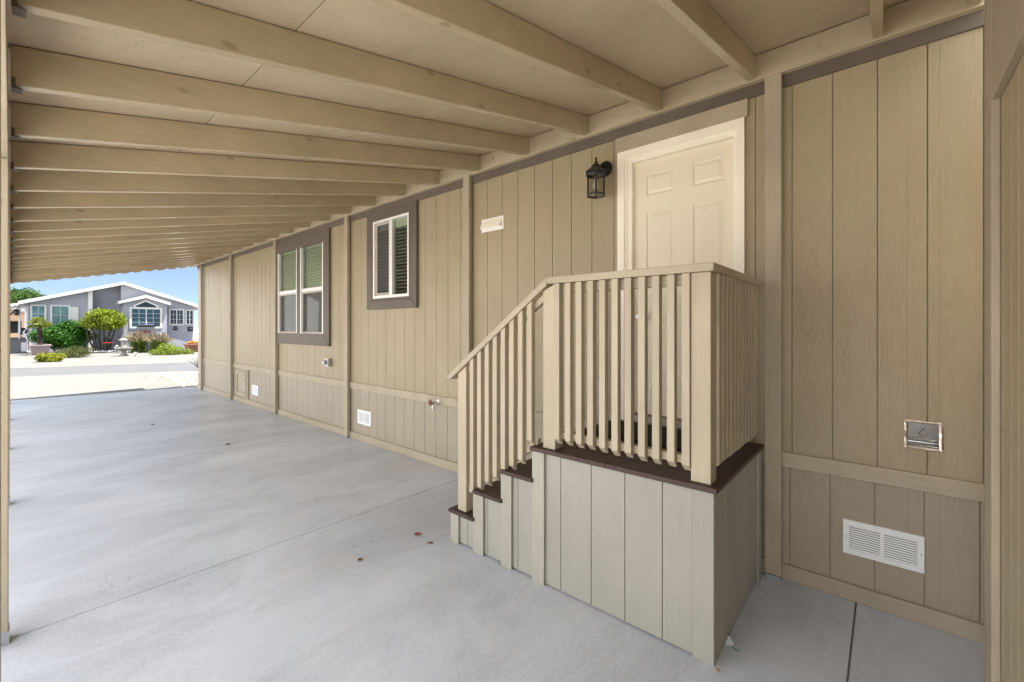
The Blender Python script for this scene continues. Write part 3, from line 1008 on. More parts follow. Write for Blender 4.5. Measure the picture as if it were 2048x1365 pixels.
# ================================================================== WALL FITTINGS
def make_vent(yc, zc, label, wd=0.345, ht=0.195):
    y0, y1, z0, z1 = yc - wd / 2, yc + wd / 2, zc - ht / 2, zc + ht / 2
    t = thing('wall_vent', label, 'vent', (XW, yc, zc), 'white louvred vents in the skirting')
    x0, x1 = XW - 0.012, XW + 0.002
    f = MB()
    m1, m2 = y0 + 0.028, y1 - 0.028
    f.box(x0, x1, y0, y1, z0, z0 + 0.028).box(x0, x1, y0, y1, z1 - 0.028, z1)
    f.box(x0, x1, y0, m1, z0 + 0.028, z1 - 0.028).box(x0, x1, m2, y1, z0 + 0.028, z1 - 0.028)
    f.box(x0, x1, yc - 0.009, yc + 0.009, z0 + 0.028, z1 - 0.028)
    f.build('frame', M['vent'], t, bevel=0.0015)
    MB().box(XW + 0.0005, XW + 0.0022, m1, m2, z0 + 0.02, z1 - 0.02).build('backing', M['dark'], t)
    for a, b in ((m1, yc - 0.009), (yc + 0.009, m2)):
        l = MB()
        z = z0 + 0.03
        for k in range(11):
            l.prism([(x0 + 0.001, z), (x0 + 0.0022, z), (XW - 0.006, z + 0.0076), (XW - 0.0072, z + 0.0076)], 1, a, b)
            z += 0.0128
        l.build('louvre', M['vent'], t)
    sc_ = MB()
    for yy in (y0 + 0.013, y1 - 0.013):
        sc_.lathe([(0.004, 0), (0.003, -0.002)], (x0, yy, zc), 8, 'x')
    sc_.build('screw', M['grey_metal'], t)
    return t
v0 = make_vent(0.0185, 0.3645, 'white louvred vent low on the wall right of the steps')
for yc, zc, lab in ((5.43, 0.331, 'white louvred vent in the skirting below the small sliding window'),
                    (9.50, 0.323, 'white louvred vent beside the crawl-space hatch at the far end of the wall')):
    c = copy_tree(v0)
    c.location = (XW, yc, zc)
    c['label'] = lab

# dryer vent with foil tape
t = thing('dryer_vent', 'shiny metal dryer vent edged with crumpled foil tape on the tan wall', 'vent', (XW, -0.15, 1.0))
y0, y1, z0, z1 = -0.224, -0.076, 0.925, 1.075
def rough_strip(p0, p1, wd, x, seed, horizontal):
    rnd = random.Random(seed)
    vs, fs = [], []
    n = 10
    for i in range(n + 1):
        f = i / n
        a = p0 + (p1 - p0) * f
        for s_ in (0, 1, 2):
            off = (s_ - 1) * wd / 2 + rnd.uniform(-0.0011, 0.0011)
            xx = x - (0.004 if s_ == 1 else 0.001) - rnd.uniform(0, 0.001)
            vs.append((xx, a, off) if horizontal else (xx, off, a))
    for i in range(n):
        for s_ in (0, 1):
            fs.append((i * 3 + s_, i * 3 + s_ + 1, i * 3 + 4 + s_, i * 3 + 3 + s_))
    return vs, fs
tp = MB()
for hz_, c, seed in ((True, z1 - 0.004, 1), (True, z0 + 0.004, 2)):
    vs, fs = rough_strip(y0, y1, 0.013, XW - 0.004, seed, True)
    tp.add([(a, b, z + c) for a, b, z in vs], fs)
for c, seed in ((y0 + 0.006, 3), (y1 - 0.006, 4)):
    vs, fs = rough_strip(z0, z1, 0.016, XW - 0.0035, seed, False)
    tp.add([(a, b + c, z) for a, b, z in vs], fs)
tp.build('foil_tape', M['tape'], t)
a0, a1, b0, b1 = y0 + 0.0125, y1 - 0.0125, z0 + 0.0105, z1 - 0.0105
# recessed flap: hinged at the top edge, set back towards the bottom
def flx(z):
    return XW + 0.002 + 0.046 * (b1 - z) / (b1 - b0)
fl = MB().add([(flx(b1), a0, b1), (flx(b1), a1, b1), (flx(b0), a1, b0), (flx(b0), a0, b0)], [(0, 1, 2, 3)])
fp = fl.build('flap', M['foil'], t)
for ya in (a0, a1):
    ck = MB()
    ck.add([(XW - 0.002, ya, b1), (XW - 0.002, ya, b0), (flx(b0), ya, b0), (flx(b1), ya, b1)], [(0, 1, 2, 3)])
    ck.build('cheek', M['cheek'], t)
MB().add([(XW - 0.002, a0, b0), (XW - 0.002, a1, b0), (flx(b0), a1, b0), (flx(b0), a0, b0)], [(0, 1, 2, 3)]).build('sill_plate', M['galv'], t)
rl = MB().tube([(XW + 0.012, a0 + 0.002, b0 + 0.006), (XW + 0.012, a1 - 0.002, b0 + 0.006)], 0.003, 6)
rl.build('hinge_rod', M['chrome'], t)
yc_, zc_ = (y0 + y1) / 2, z0 + 0.082
dm = [(0.0, 0.024), (0.017, 0.0), (0.0, -0.024), (-0.017, 0.0)]
rl = MB()
for k in range(4):
    p, q = dm[k], dm[(k + 1) % 4]
    p2 = (p[0] + (p[0] - q[0]) * 0.3, p[1] + (p[1] - q[1]) * 0.3)
    pts = [(yc_ + p2[0], zc_ + p2[1]), (yc_ + q[0], zc_ + q[1])]
    rl.tube([(flx(z) - 0.0005, y, z) for y, z in pts], 0.0013, 5)
rl.tube([(flx(b0 + 0.02) - 0.0005, a0, b0 + 0.02), (flx(b0 + 0.02) - 0.0005, a1, b0 + 0.02)], 0.001, 5)
rl.build('embossed_edge', M['chrome'], fp)

# white hood vent cover
t = thing('hood_vent_cap', 'small white rectangular vent cap with beige flap high on the wall', 'vent cap', (XW, 3.0, 2.6))
MB().box(XW - 0.008, XW - 0.0005, 2.856, 3.162, 2.55, 2.682).build('plate', M['white'], t, bevel=0.002)
mb = MB().prism([(XW - 0.0085, 2.665), (XW - 0.042, 2.585), (XW - 0.036, 2.580), (XW - 0.0085, 2.645)], 1, 2.885, 3.15)
mb.prism([(XW - 0.0085, 2.66), (XW - 0.038, 2.588), (XW - 0.0085, 2.575)], 1, 2.880, 2.8845)
mb.build('flap', M['casing'], t)

# outlet box
t = thing('outlet_box', 'grey weatherproof outlet box on the wall below the tall window pair', 'outlet', (XW, 6.42, 1.03))
MB().box(XW - 0.055, XW - 0.0005, 6.36, 6.475, 0.985, 1.095).build('box', M['grey_metal'], t, bevel=0.006)
MB().box(XW - 0.062, XW - 0.0555, 6.353, 6.482, 0.978, 1.102).build('cover_plate', M['galv'], t, bevel=0.002)
MB().box(XW - 0.105, XW - 0.0625, 6.405, 6.475, 1.01, 1.075).build('flip_lid', M['galv'], t, bevel=0.008)

# hose bib
t = thing('hose_bib', 'chrome hose bib with brown wheel handle on the belly band', 'tap', (XW - 0.02, 3.83, 0.72))
mb = MB().lathe([(0.030, 0), (0.030, -0.006), (0.014, -0.012), (0.013, -0.07), (0.016, -0.072)], (XW - 0.02, 3.835, 0.728), 16, 'x')
mb.tube([(XW - 0.07, 3.835, 0.728), (XW - 0.095, 3.835, 0.715), (XW - 0.10, 3.835, 0.675)], [0.014, 0.013, 0.012], 10)
mb.lathe([(0.016, 0), (0.016, 0.02)], (XW - 0.10, 3.835, 0.66), 12)
mb.build('valve_body', M['chrome'], t)
mb = MB()
n = 16
mb.tube([(XW - 0.09, 3.835, 0.728), (XW - 0.125, 3.85, 0.735)], 0.006)
pr = [(XW - 0.125, 3.85 + 0.027 * (1 + 0.12 * math.cos(5 * 2 * PI * k / 20)) * math.cos(2 * PI * k / 20), 0.735 + 0.027 * (1 + 0.12 * math.cos(5 * 2 * PI * k / 20)) * math.sin(2 * PI * k / 20)) for k in range(21)]
mb.tube(pr, 0.006, 6)
for k in range(5):
    a = 2 * PI * k / 5
    mb.tube([(XW - 0.125, 3.85, 0.735), (XW - 0.125, 3.85 + 0.027 * math.cos(a), 0.735 + 0.027 * math.sin(a))], 0.005, 6)
mb.build('wheel_handle', M['wheel'], t)

# wall lantern
LX, LY = 3.035, 1.742
t = thing('wall_lantern', 'black hexagonal wall lantern with clear glass beside the white door', 'wall lamp', (XW, LY, 2.86))
mb = MB().lathe([(0.064, 0.0), (0.064, -0.008), (0.054, -0.018), (0.042, -0.02), (0.032, -0.03)], (XW - 0.0008, LY, 2.872), 24, 'x')
mb.build('back_plate', M['black'], t)
MB().tube([(XW - 0.02, LY, 2.875), (3.12, LY, 2.878), (3.075, LY, 2.862), (LX, LY, 2.842)], 0.013, 8).build('arm', M['black'], t)
cap = MB()
cap.lathe([(0.003, 0.112), (0.009, 0.107), (0.010, 0.098), (0.005, 0.092), (0.005, 0.082), (0.012, 0.079), (0.012, 0.072), (0.008, 0.068), (0.010, 0.055)][::-1], (LX, LY, 2.815), 10)
cap.lathe([(0.087, -0.028), (0.090, -0.024), (0.090, -0.004), (0.082, 0.0), (0.058, 0.018), (0.040, 0.034), (0.028, 0.052), (0.016, 0.066)], (LX, LY, 2.812), 6, ph=R(30))
cap.build('roof_cap', M['black'], t)
mb = MB()
hexp = [(LX + 0.072 * math.cos(R(30) + k * PI / 3), LY + 0.072 * math.sin(R(30) + k * PI / 3)) for k in range(6)]
for (x, y) in hexp:
    mb.box(x - 0.005, x + 0.005, y - 0.005, y + 0.005, 2.625, 2.786)
for k in range(6):
    p, q = hexp[k], hexp[(k + 1) % 6]
    for z, r_ in ((2.625, 0.009), (2.782, 0.007)):
        mb.tube([(p[0], p[1], z), (q[0], q[1], z)], r_, 6)
mb.build('cage', M['black'], t)
gl = MB()
for k in range(6):
    p, q = hexp[k], hexp[(k + 1) % 6]
    gl.add([(p[0], p[1], 2.632), (q[0], q[1], 2.632), (q[0], q[1], 2.778), (p[0], p[1], 2.778)], [(0, 1, 2, 3)])
gl.build('glass', M['lampglass'], t)
mb = MB().lathe([(0.012, 0.10), (0.013, 0.065), (0.024, 0.045), (0.030, 0.025), (0.028, 0.008), (0.015, -0.006), (0.003, -0.009)], (LX, LY, 2.675), 16)
mb.build('bulb', plain('frosted_bulb', (0.5, 0.49, 0.45), 0.25), t, smooth=True)

# ================================================================== SMALL THINGS ON THE SLAB
def dry_leaf(x, y, rot, size, mat, label, group=True):
    vs, fs = [], []
    n = 7
    for i in range(n + 1):
        f = i / n
        wd = 0.32 * math.sin(PI * min(1, f * 1.02)) ** 0.8 + 0.02
        zz = 0.004 + 0.16 * size * (f - 0.5) ** 2 * 4 * 0.6
        for s_ in (-1, 0, 1):
            lx, ly, lz_ = (f - 0.5) * size, s_ * wd * size, zz + abs(s_) * 0.14 * size * math.sin(PI * f)
            vs.append((x + lx * math.cos(rot) - ly * math.sin(rot), y + lx * math.sin(rot) + ly * math.cos(rot), lz_))
    for i in range(n):
        for s_ in (0, 1):
            fs.append((i * 3 + s_, i * 3 + s_ + 1, i * 3 + 4 + s_, i * 3 + 3 + s_))
    mb = MB().add(vs, fs)
    k = len(mb.v)
    e = Vector(vs[-2])
    dv = Vector((math.cos(rot), math.sin(rot), 0)) * size * 0.35
    mb.tube([e, e + dv + Vector((0, 0, -0.002))], 0.0012, 5)
    o = mb.build('dry_leaf', mat, loc=(x, y, 0))
    sol = o.modifiers.new('thickness', 'SOLIDIFY')
    sol.thickness = 0.0008
    return tag(o, label, 'leaf', 'dry leaves fallen on the slab')
dry_leaf(1.546, 2.696, 0.4, 0.042, M['leaf_dry'], 'oval red-brown dry leaf on the slab, nearest to the left of the steps')
dry_leaf(2.018, 2.690, -0.9, 0.060, M['leaf_dry'], 'long curled brown dry leaf on the slab in front of the bottom step')
dry_leaf(2.000, 2.512, 2.3, 0.040, M['leaf_dry'], 'small dark red dry leaf on the slab beside the lowest step corner')
dry_leaf(1.905, 6.68, 0.2, 0.075, M['leaf_dry'], 'dry leaf lying halfway down the slab on a joint line')
dry_leaf(1.496, 8.96, 1.2, 0.07, M['leaf_dry'], 'dry leaf lying farthest down the slab')
dry_leaf(2.122, 0.584, 1.0, 0.022, M['leaf_tan'], 'tiny orange-tan leaf at the front corner of the landing')
# paper tag with green clip
t = thing('paper_tag', 'crumpled white paper tag with green plastic end beside the landing', 'tag', (2.33, 0.58, 0))
MB().add([(2.365, 0.625, 0.010), (2.358, 0.590, 0.028), (2.322, 0.565, 0.012), (2.315, 0.600, 0.002),
          (2.362, 0.606, 0.020), (2.318, 0.582, 0.010)],
         [(0, 4, 5, 3), (4, 1, 2, 5)]).build('paper', M['paper'], t)
MB().add([(2.3655, 0.622, 0.0115), (2.3625, 0.609, 0.020), (2.344, 0.5985, 0.0155), (2.346, 0.612, 0.0095)], [(0, 1, 2, 3)]).build('printing', M['paper_grey'], t)
MB().tube([(2.320, 0.575, 0.008), (2.312, 0.556, 0.006), (2.314, 0.540, 0.004)], [0.002, 0.0035, 0.002], 6).build('clip', M['green_plastic'], t)
#BACKGROUND
# ================================================================== HOUSE ACROSS THE STREET
M['hwall'] = plain('grey_blue_paint', (0.285, 0.293, 0.342), 0.7, var=0.06, scale=2.5, bmp=0.1)
M['htrim'] = plain('white_trim', (0.58, 0.575, 0.56), 0.5, var=0.03)
M['hroof'] = plain('roof_coating', (0.45, 0.44, 0.42), 0.7)
M['teal'] = plain('dark_glass', (0.004, 0.035, 0.045), 0.04, 0.0, 0.8, var=0.3, scale=0.8)
M['smoke'] = plain('smoky_glass', (0.012, 0.014, 0.016), 0.05, 0.0, 0.6)
M['curtain'] = plain('net_curtain', (0.10, 0.20, 0.20), 0.15, 0.0, 0.7, var=0.4, scale=3)
M['deckgrey'] = plain('grey_deck', (0.14, 0.14, 0.16), 0.7)
M['tan_wall'] = plain('tan_wall', (0.40, 0.28, 0.19), 0.8)
M['pale_stone'] = plain('pale_stone', (0.25, 0.23, 0.215), 0.8, var=0.15, scale=9, bmp=0.3)
M['terra'] = plain('terracotta', (0.24, 0.10, 0.065), 0.75, var=0.15)
M['pinkpot'] = plain('pale_pink_pot', (0.24, 0.185, 0.18), 0.7, var=0.1)
M['red'] = plain('red_enamel', (0.30, 0.03, 0.015), 0.4)
M['bark'] = plain('bark', (0.045, 0.033, 0.025), 0.9, var=0.3, bmp=0.5)
M['palmbark'] = plain('palm_bark', (0.03, 0.018, 0.015), 0.95, var=0.5, scale=30, bmp=0.8)
M['lf_hedge'] = leaf_mat('hedge_leaves', [(0.0100, 0.0419, 0.0050), (0.0293, 0.1088, 0.0100), (0.0670, 0.1590, 0.0167)])
M['lf_top'] = leaf_mat('topiary_leaves', [(0.0503, 0.0907, 0.0082), (0.1411, 0.1914, 0.0121), (0.2418, 0.2620, 0.0202)])
M['lf_jun'] = leaf_mat('juniper_leaves', [(0.0310, 0.0465, 0.0093), (0.0620, 0.0744, 0.0155), (0.0930, 0.0930, 0.0217)])
M['lf_jun2'] = leaf_mat('bright_juniper_leaves', [(0.0535, 0.1069, 0.0128), (0.1497, 0.2032, 0.0214), (0.2353, 0.2460, 0.0321)])
M['lf_small'] = leaf_mat('yellow_green_leaves', [(0.0868, 0.1215, 0.0104), (0.1910, 0.2083, 0.0174), (0.2604, 0.2430, 0.0260)])
M['lf_palm'] = leaf_mat('palm_leaves', [(0.0790, 0.1449, 0.0264), (0.2240, 0.2766, 0.0528), (0.3689, 0.3425, 0.1317)], 0.4, 0.2, 3)
M['lf_grass'] = leaf_mat('grass_blades', [(0.0347, 0.0694, 0.0104), (0.1042, 0.1476, 0.0260), (0.1389, 0.1476, 0.0434)], 0.6, 0.2, 3)
M['plume'] = leaf_mat('seed_plumes', [(0.26, 0.20, 0.14), (0.36, 0.29, 0.20), (0.40, 0.34, 0.26)], 0.8, 0.3, 5)
M['lf_tree'] = leaf_mat('tree_leaves', [(0.0186, 0.0558, 0.0093), (0.0496, 0.1054, 0.0186), (0.0744, 0.1240, 0.0310)])
M['lf_agave'] = leaf_mat('agave_leaves', [(0.0310, 0.0589, 0.0372), (0.0496, 0.0806, 0.0527)], 0.5, 0.05, 4)
M['petal_white'] = plain('white_petals', (0.42, 0.40, 0.48), 0.7, var=0.2, scale=30)
M['petal_blue'] = plain('blue_petals', (0.12, 0.16, 0.36), 0.7, var=0.5, scale=25)
M['petal_orange'] = plain('orange_petals', (0.45, 0.20, 0.03), 0.7, var=0.3, scale=25)

HY = 39.6
nh = thing('neighbour_house', 'grey-blue single-storey house with white gable roof across the street', 'house', (5.05, HY, 0))
def rl_(x):       # underside of the roof along the front gable
    return 3.076 + 0.324 * (x - 0.739) if x < 5.016 else 4.463 - 0.3367 * (x - 5.016)
def gpoly(x0, x1, dz=-0.004, z0=-0.06):
    p = [(x0, z0), (x1, z0), (x1, rl_(x1) + dz)]
    if x0 < 5.016 < x1:
        p.append((5.016, rl_(5.016) + dz))
    p.append((x0, rl_(x0) + dz))
    return p
MB().prism(gpoly(0.75, 9.05), 1, HY + 0.75, 54).build('wall', M['hwall'], nh)
MB().prism(gpoly(0.75, 3.42), 1, HY, HY + 0.748).build('front_wall', M['hwall'], nh)
MB().prism(gpoly(4.93, 9.05), 1, HY, HY + 0.748).build('front_wall', M['hwall'], nh)
for z in (0.75, 2.05, 2.62):     # board joints across the middle wall
    MB().box(3.43, 4.92, HY + 0.735, HY + 0.749, z, z + 0.03).build('wall_batten', M['hwall'], nh)
def slab2(x0, x1, t):
    return [(x0, rl_(x0)), (x1, rl_(x1)), (x1, rl_(x1) + t), (x0, rl_(x0) + t)]
MB().prism(slab2(0.30, 5.016, 0.16), 1, HY - 0.44, 54.4).build('roof', M['hroof'], nh)
MB().prism(slab2(5.0165, 9.62, 0.16), 1, HY - 0.44, 54.4).build('roof', M['hroof'], nh)
MB().prism([(0.28, rl_(0.28) - 0.01), (5.016, rl_(5.016) - 0.01), (5.016, rl_(5.016) + 0.19), (0.28, rl_(0.28) + 0.19)], 1, HY - 0.48, HY - 0.442).build('fascia', M['htrim'], nh)
MB().prism([(5.0165, rl_(5.0165) - 0.01), (9.64, rl_(9.64) - 0.01), (9.64, rl_(9.64) + 0.19), (5.0165, rl_(5.0165) + 0.19)], 1, HY - 0.48, HY - 0.442).build('fascia', M['htrim'], nh)
MB().prism([(3.30, -0.05), (3.508, -0.05), (3.508, rl_(3.508) - 0.02), (3.30, rl_(3.30) - 0.02)], 1, HY - 0.20, HY - 0.003).build('pilaster', M['htrim'], nh)
for a, b in ((0.74, 0.83), (8.97, 9.06)):
    MB().box(a, b, HY - 0.012, HY - 0.001, 0, 2.88).build('corner_board', M['htrim'], nh)
MB().tube([(0.66, HY - 0.1, 3.0), (0.70, HY - 0.06, 2.7), (0.70, HY - 0.06, 1.55), (0.50, HY - 0.10, 1.25), (0.66, HY - 0.10, 0.75), (0.66, HY - 0.10, 0.1), (0.72, HY - 0.35, 0.02)], 0.045, 8).build('downspout', M['hwall'], nh)
# bay with its own small gable
BY = 38.9
MB().prism([(4.977, -0.05), (7.296, -0.05), (7.296, 3.19), (6.10, 3.565), (4.977, 3.19)], 1, BY, HY - 0.002).build('bay', M['hwall'], nh)
MB().prism([(4.72, 3.125), (6.095, 3.575), (6.095, 3.785), (4.72, 3.30)], 1, BY - 0.30, HY - 0.003).build('bay_roof', M['htrim'], nh)
MB().prism([(6.0955, 3.575), (7.46, 3.125), (7.46, 3.30), (6.0955, 3.785)], 1, BY - 0.30, HY - 0.003).build('bay_roof', M['htrim'], nh)
def hwindow(x0, x1, z0, z1, y, tw, glass, cols, rows, mull=(), label=None):
    f = rect_y(x0 - tw, x1 + tw, z0 - tw, z1 + tw, tw, y - 0.05, y - 0.002)
    for m in mull:
        f.box(m - 0.028, m + 0.028, y - 0.045, y - 0.004, z0, z1)
    fo = f.build('window', M['htrim'], nh)
    if label:
        fo['label'] = label
    MB().box(x0, x1, y - 0.016, y - 0.006, z0, z1).build('pane', glass, fo)
    g_ = MB()
    for c in range(1, cols):
        x = x0 + (x1 - x0) * c / cols
        g_.box(x - 0.009, x + 0.009, y - 0.022, y - 0.017, z0, z1)
    for r_ in range(1, rows):
        z = z0 + (z1 - z0) * r_ / rows
        g_.box(x0, x1, y - 0.026, y - 0.0222, z - 0.009, z + 0.009)
    g_.build('muntin', M['htrim'], fo)
    return fo
def rect_y(x0, x1, z0, z1, wd, y0, y1):
    mb = MB()
    mb.box(x0, x1, y0, y1, z0, z0 + wd).box(x0, x1, y0, y1, z1 - wd, z1)
    mb.box(x0, x0 + wd, y0, y1, z0 + wd, z1 - wd).box(x1 - wd, x1, y0, y1, z0 + wd, z1 - wd)
    return mb
hwindow(5.39, 6.91, 1.60, 2.81, BY, 0.12, M['teal'], 4, 4, (6.15,), 'wide teal bay window')
mb = MB()
arch_o = [(5.48, 2.945), (6.82, 2.945), (6.82, 3.06), (6.126, 3.47), (5.48, 3.06)]
arch_i = [(5.60, 2.955), (6.70, 2.955), (6.70, 3.03), (6.126, 3.33), (5.60, 3.03)]
vs = [(p[0], BY - 0.05, p[1]) for p in arch_o] + [(p[0], BY - 0.05, p[1]) for p in arch_i] + [(p[0], BY - 0.002, p[1]) for p in arch_o]
mb.add(vs, [(k, (k + 1) % 5, 5 + (k + 1) % 5, 5 + k) for k in range(5)] + [(k, 10 + k, 10 + (k + 1) % 5, (k + 1) % 5) for k in range(5)])
ao = mb.build('arched_window', M['htrim'], nh)
MB().prism(arch_i, 1, BY - 0.03, BY - 0.004).build('pane', M['smoke'], ao)
hwindow(0.86, 1.37, 1.42, 2.87, HY, 0.085, M['curtain'], 2, 3)
hwindow(1.70, 2.41, 1.20, 2.88, HY, 0.085, M['curtain'], 2, 3)
MB().box(2.50, 2.87, HY - 0.05, HY - 0.002, 1.25, 2.86).box(2.56, 2.81, HY - 0.055, HY - 0.0505, 2.1, 2.78).box(2.56, 2.81, HY - 0.055, HY - 0.0505, 1.33, 2.0).build('shutter', M['htrim'], nh)
hwindow(7.63, 8.37, 1.80, 2.81, HY, 0.09, M['smoke'], 4, 3, (8.0,))
hwindow(8.60, 8.97, 1.80, 2.79, HY, 0.07, M['smoke'], 2, 3, (8.785,))
# raised porch at the left with scalloped awning
mb = MB().box(-6.0, 0.63, 40.5, 47, -0.05, 0.80)
for k in range(6):
    mb.box(-6.0, 0.63, 40.488, 40.4995, 0.02 + k * 0.13, 0.135 + k * 0.13)
mb.box(-6.1, 0.66, 40.42, 47, 0.801, 0.84)
mb.build('porch', M['deckgrey'], nh)
mb = MB()
mb.prism([(-4.0, 2.10), (0.70, 3.03), (0.70, 3.13), (-4.0, 2.2)], 1, 40.3, 47)
x = -4.0
while x < 0.6:
    z = 2.10 + 0.198 * (x + 4)
    mb.prism([(x, z - 0.001), (x + 0.16, z + 0.03), (x + 0.13, z - 0.06), (x + 0.03, z - 0.08)], 1, 40.28, 40.3)
    x += 0.19
mb.build('awning', M['htrim'], nh)
MB().box(0.30, 0.39, 40.6, 40.69, 0.841, 2.92).build('porch_post', M['htrim'], nh)
MB().box(0.42, 0.64, 40.46, 40.487, 0.06, 0.62).build('porch_hatch', M['htrim'], nh)

# things on the far house
def lathe_thing(name, prof, c, mat, label, cat, n=16, axis='z'):
    o = MB().lathe(prof, c, n, axis).build(name, mat, smooth=False, loc=c)
    return tag(o, label, cat)
t = thing('hanging_lantern', 'black lantern hanging under the scalloped awning of the far house', 'lantern', (0.22, 40.45, 2.6))
MB().lathe([(0.06, -0.22), (0.10, -0.15), (0.11, 0.05), (0.14, 0.08), (0.05, 0.17), (0.02, 0.2)], (0.22, 40.45, 2.5), 8).build('body', M['black'], t)
MB().tube([(0.22, 40.45, 2.7), (0.22, 40.45, 2.955)], 0.008, 5).build('chain', M['black'], t)
t = thing('patio_chair', 'dark high-backed patio chair on the grey porch of the far house', 'chair', (0.2, 41.4, 0.84))
mb = MB().box(-0.15, 0.45, 41.1, 41.65, 1.22, 1.32)
mb.build('seat', M['black'], t)
MB().prism([(41.6, 1.32), (41.72, 1.32), (41.9, 1.95), (41.78, 1.95)], 0, -0.15, 0.45).build('backrest', M['black'], t)
for x, y in ((-0.13, 41.12), (0.40, 41.12), (-0.13, 41.62), (0.40, 41.62)):
    MB().box(x, x + 0.04, y, y + 0.04, 0.842, 1.22).build('leg', M['black'], t)
for x in (-0.19, 0.44):
    MB().tube([(x + 0.02, 41.14, 0.86 + 0.36), (x + 0.02, 41.14, 1.5), (x + 0.02, 41.7, 1.52)], 0.03, 6).build('armrest', M['black'], t)
t = thing('patio_grill', 'round dark kettle grill on the porch edge beside the downspout', 'grill', (0.47, 41.0, 0.84))
MB().ball((0.5, 41.0, 1.32), 0.2, 10).build('kettle', M['black'], t)
for k in range(3):
    a = 2 * PI * k / 3
    MB().tube([(0.5 + 0.1 * math.cos(a), 41.0 + 0.1 * math.sin(a), 1.2), (0.5 + 0.22 * math.cos(a), 41.0 + 0.22 * math.sin(a), 0.842)], 0.015, 6).build('leg', M['black'], t)
t = thing('far_house', 'tan house with pale roof seen through the porch of the grey house', 'house', (-3, 62, 0))
MB().prism([(-9, -0.05), (1.6, -0.05), (1.6, 2.6), (-3.7, 4.2), (-9, 2.6)], 1, 62, 70).build('wall', M['tan_wall'], t)
MB().prism([(-9.5, 2.5), (-3.7, 4.25), (2.1, 2.5), (2.1, 2.7), (-3.7, 4.45), (-9.5, 2.7)], 1, 61.5, 70.5).build('roof', M['pinkpot'], t)
MB().box(-1.2, 0.4, 61.95, 61.998, 1.0, 2.1).build('window', M['smoke'], t)
o = MB().lathe([(0.155, 0), (0.155, -0.02), (0.12, -0.03), (0.12, -0.02)], (7.92, HY - 0.001, 1.468), 20, 'y').build('wall_plaque', M['black'], loc=(7.92, HY, 1.468))
tag(o, 'round black plaque on the grey wall right of the bay', 'plaque')
mb = MB().box(8.65, 8.985, HY - 0.03, HY - 0.001, 1.255, 1.59)
o = mb.build('wall_plaque', M['black'], loc=(8.82, HY, 1.42))
tag(o, 'square black plaque under the narrow right window of the grey house', 'plaque')
MB().ball((8.85, HY - 0.035, 1.45), 0.09, 8, (1.2, 0.2, 0.6)).build('emblem', M['petal_blue'], o)
MB().ball((7.92, HY - 0.035, 1.468), 0.07, 8, (1.0, 0.2, 0.5)).build('emblem', M['petal_blue'], bpy.data.objects['wall_plaque'])
t = thing('wall_ornament', 'red and copper butterfly ornament on the wall below the bay window', 'ornament', (6.1, BY, 1.26))
for sx, mat in ((-1, M['terra']), (1, M['terra'])):
    MB().prism([(6.1 + sx * 0.05, 1.22), (6.1 + sx * 0.26, 1.16), (6.1 + sx * 0.29, 1.36), (6.1 + sx * 0.14, 1.32)], 1, BY - 0.03, BY - 0.012).build('wing', mat, t)
MB().box(6.05, 6.15, BY - 0.05, BY - 0.002, 1.14, 1.36).build('body', M['red'], t)
for x, z, r_ in ((3.86, 2.78, 0.09), (4.05, 2.70, 0.07), (4.22, 2.66, 0.06)):
    o = MB().prism([(x - r_, z), (x - r_ * .3, z - r_ * .7), (x + r_ * .2, z - r_ * .2), (x + r_, z - r_ * .3), (x + r_ * .4, z + r_ * .4), (x, z + r_ * 1.1)], 1, HY + 0.70, HY + 0.734).build('wall_bird', M['black'], loc=(x, HY + 0.73, z))
    tag(o, 'small black metal bird ornament on the shaded wall above the round shrub', 'ornament', 'metal birds on the shaded wall')

# ---------------------------------------------------------------- plants
def leaves(name, mat, parent, blobs, n, size, seed, el=1.8, shell=0.45, flat=0.0, floor=0.0, loc=None):
    """crown of many small folded leaves spread through a set of ellipsoids"""
    rnd = random.Random(seed)
    vol = [b[3] * b[4] * b[5] for b in blobs]
    tot = sum(vol)
    vs, fs = [], []
    for b, vv in zip(blobs, vol):
        for _ in range(max(4, int(n * vv / tot))):
            while True:
                d = Vector((rnd.gauss(0, 1), rnd.gauss(0, 1), rnd.gauss(0, 1)))
                if d.length > 1e-3:
                    break
            d.normalize()
            r_ = rnd.random() ** shell * rnd.uniform(0.86, 1.07)
            p = Vector((b[0] + d.x * b[3] * r_, b[1] + d.y * b[4] * r_, b[2] + d.z * b[5] * r_))
            if p.z < floor:
                continue
            nrm = (d * 0.8 + Vector((rnd.gauss(0, .7), rnd.gauss(0, .7), rnd.gauss(0.25, .7)))).normalized()
            a = nrm.cross(Vector((rnd.gauss(0, 1), rnd.gauss(0, 1), rnd.gauss(0, 1) * (1 - flat)))).normalized()
            c = nrm.cross(a)
            L = size * rnd.uniform(0.6, 1.35)
            W = L / el
            k = len(vs)
            vs += [p - a * L * .5, p + c * W * .5 + nrm * W * .2, p + a * L * .5, p - c * W * .5 + nrm * W * .2]
            fs += [(k, k + 1, k + 2), (k, k + 2, k + 3)]
    return MB().add(vs, fs).build(name, mat, parent, loc=loc)

def lumpy(cx, cy, cz, rx, ry, rz_, n, seed, k=0.45):
    rnd = random.Random(seed)
    out_ = [(cx, cy, cz, rx * 0.82, ry * 0.82, rz_ * 0.82)]
    for _ in range(n):
        th, u = rnd.uniform(0, 2 * PI), rnd.uniform(-0.5, 1)
        q = math.sqrt(max(0, 1 - u * u))
        s_ = rnd.uniform(0.7, 1.2) * k
        out_.append((cx + rx * 0.72 * q * math.cos(th), cy + ry * 0.72 * q * math.sin(th), cz + rz_ * 0.72 * u, rx * s_, ry * s_, rz_ * s_))
    return out_

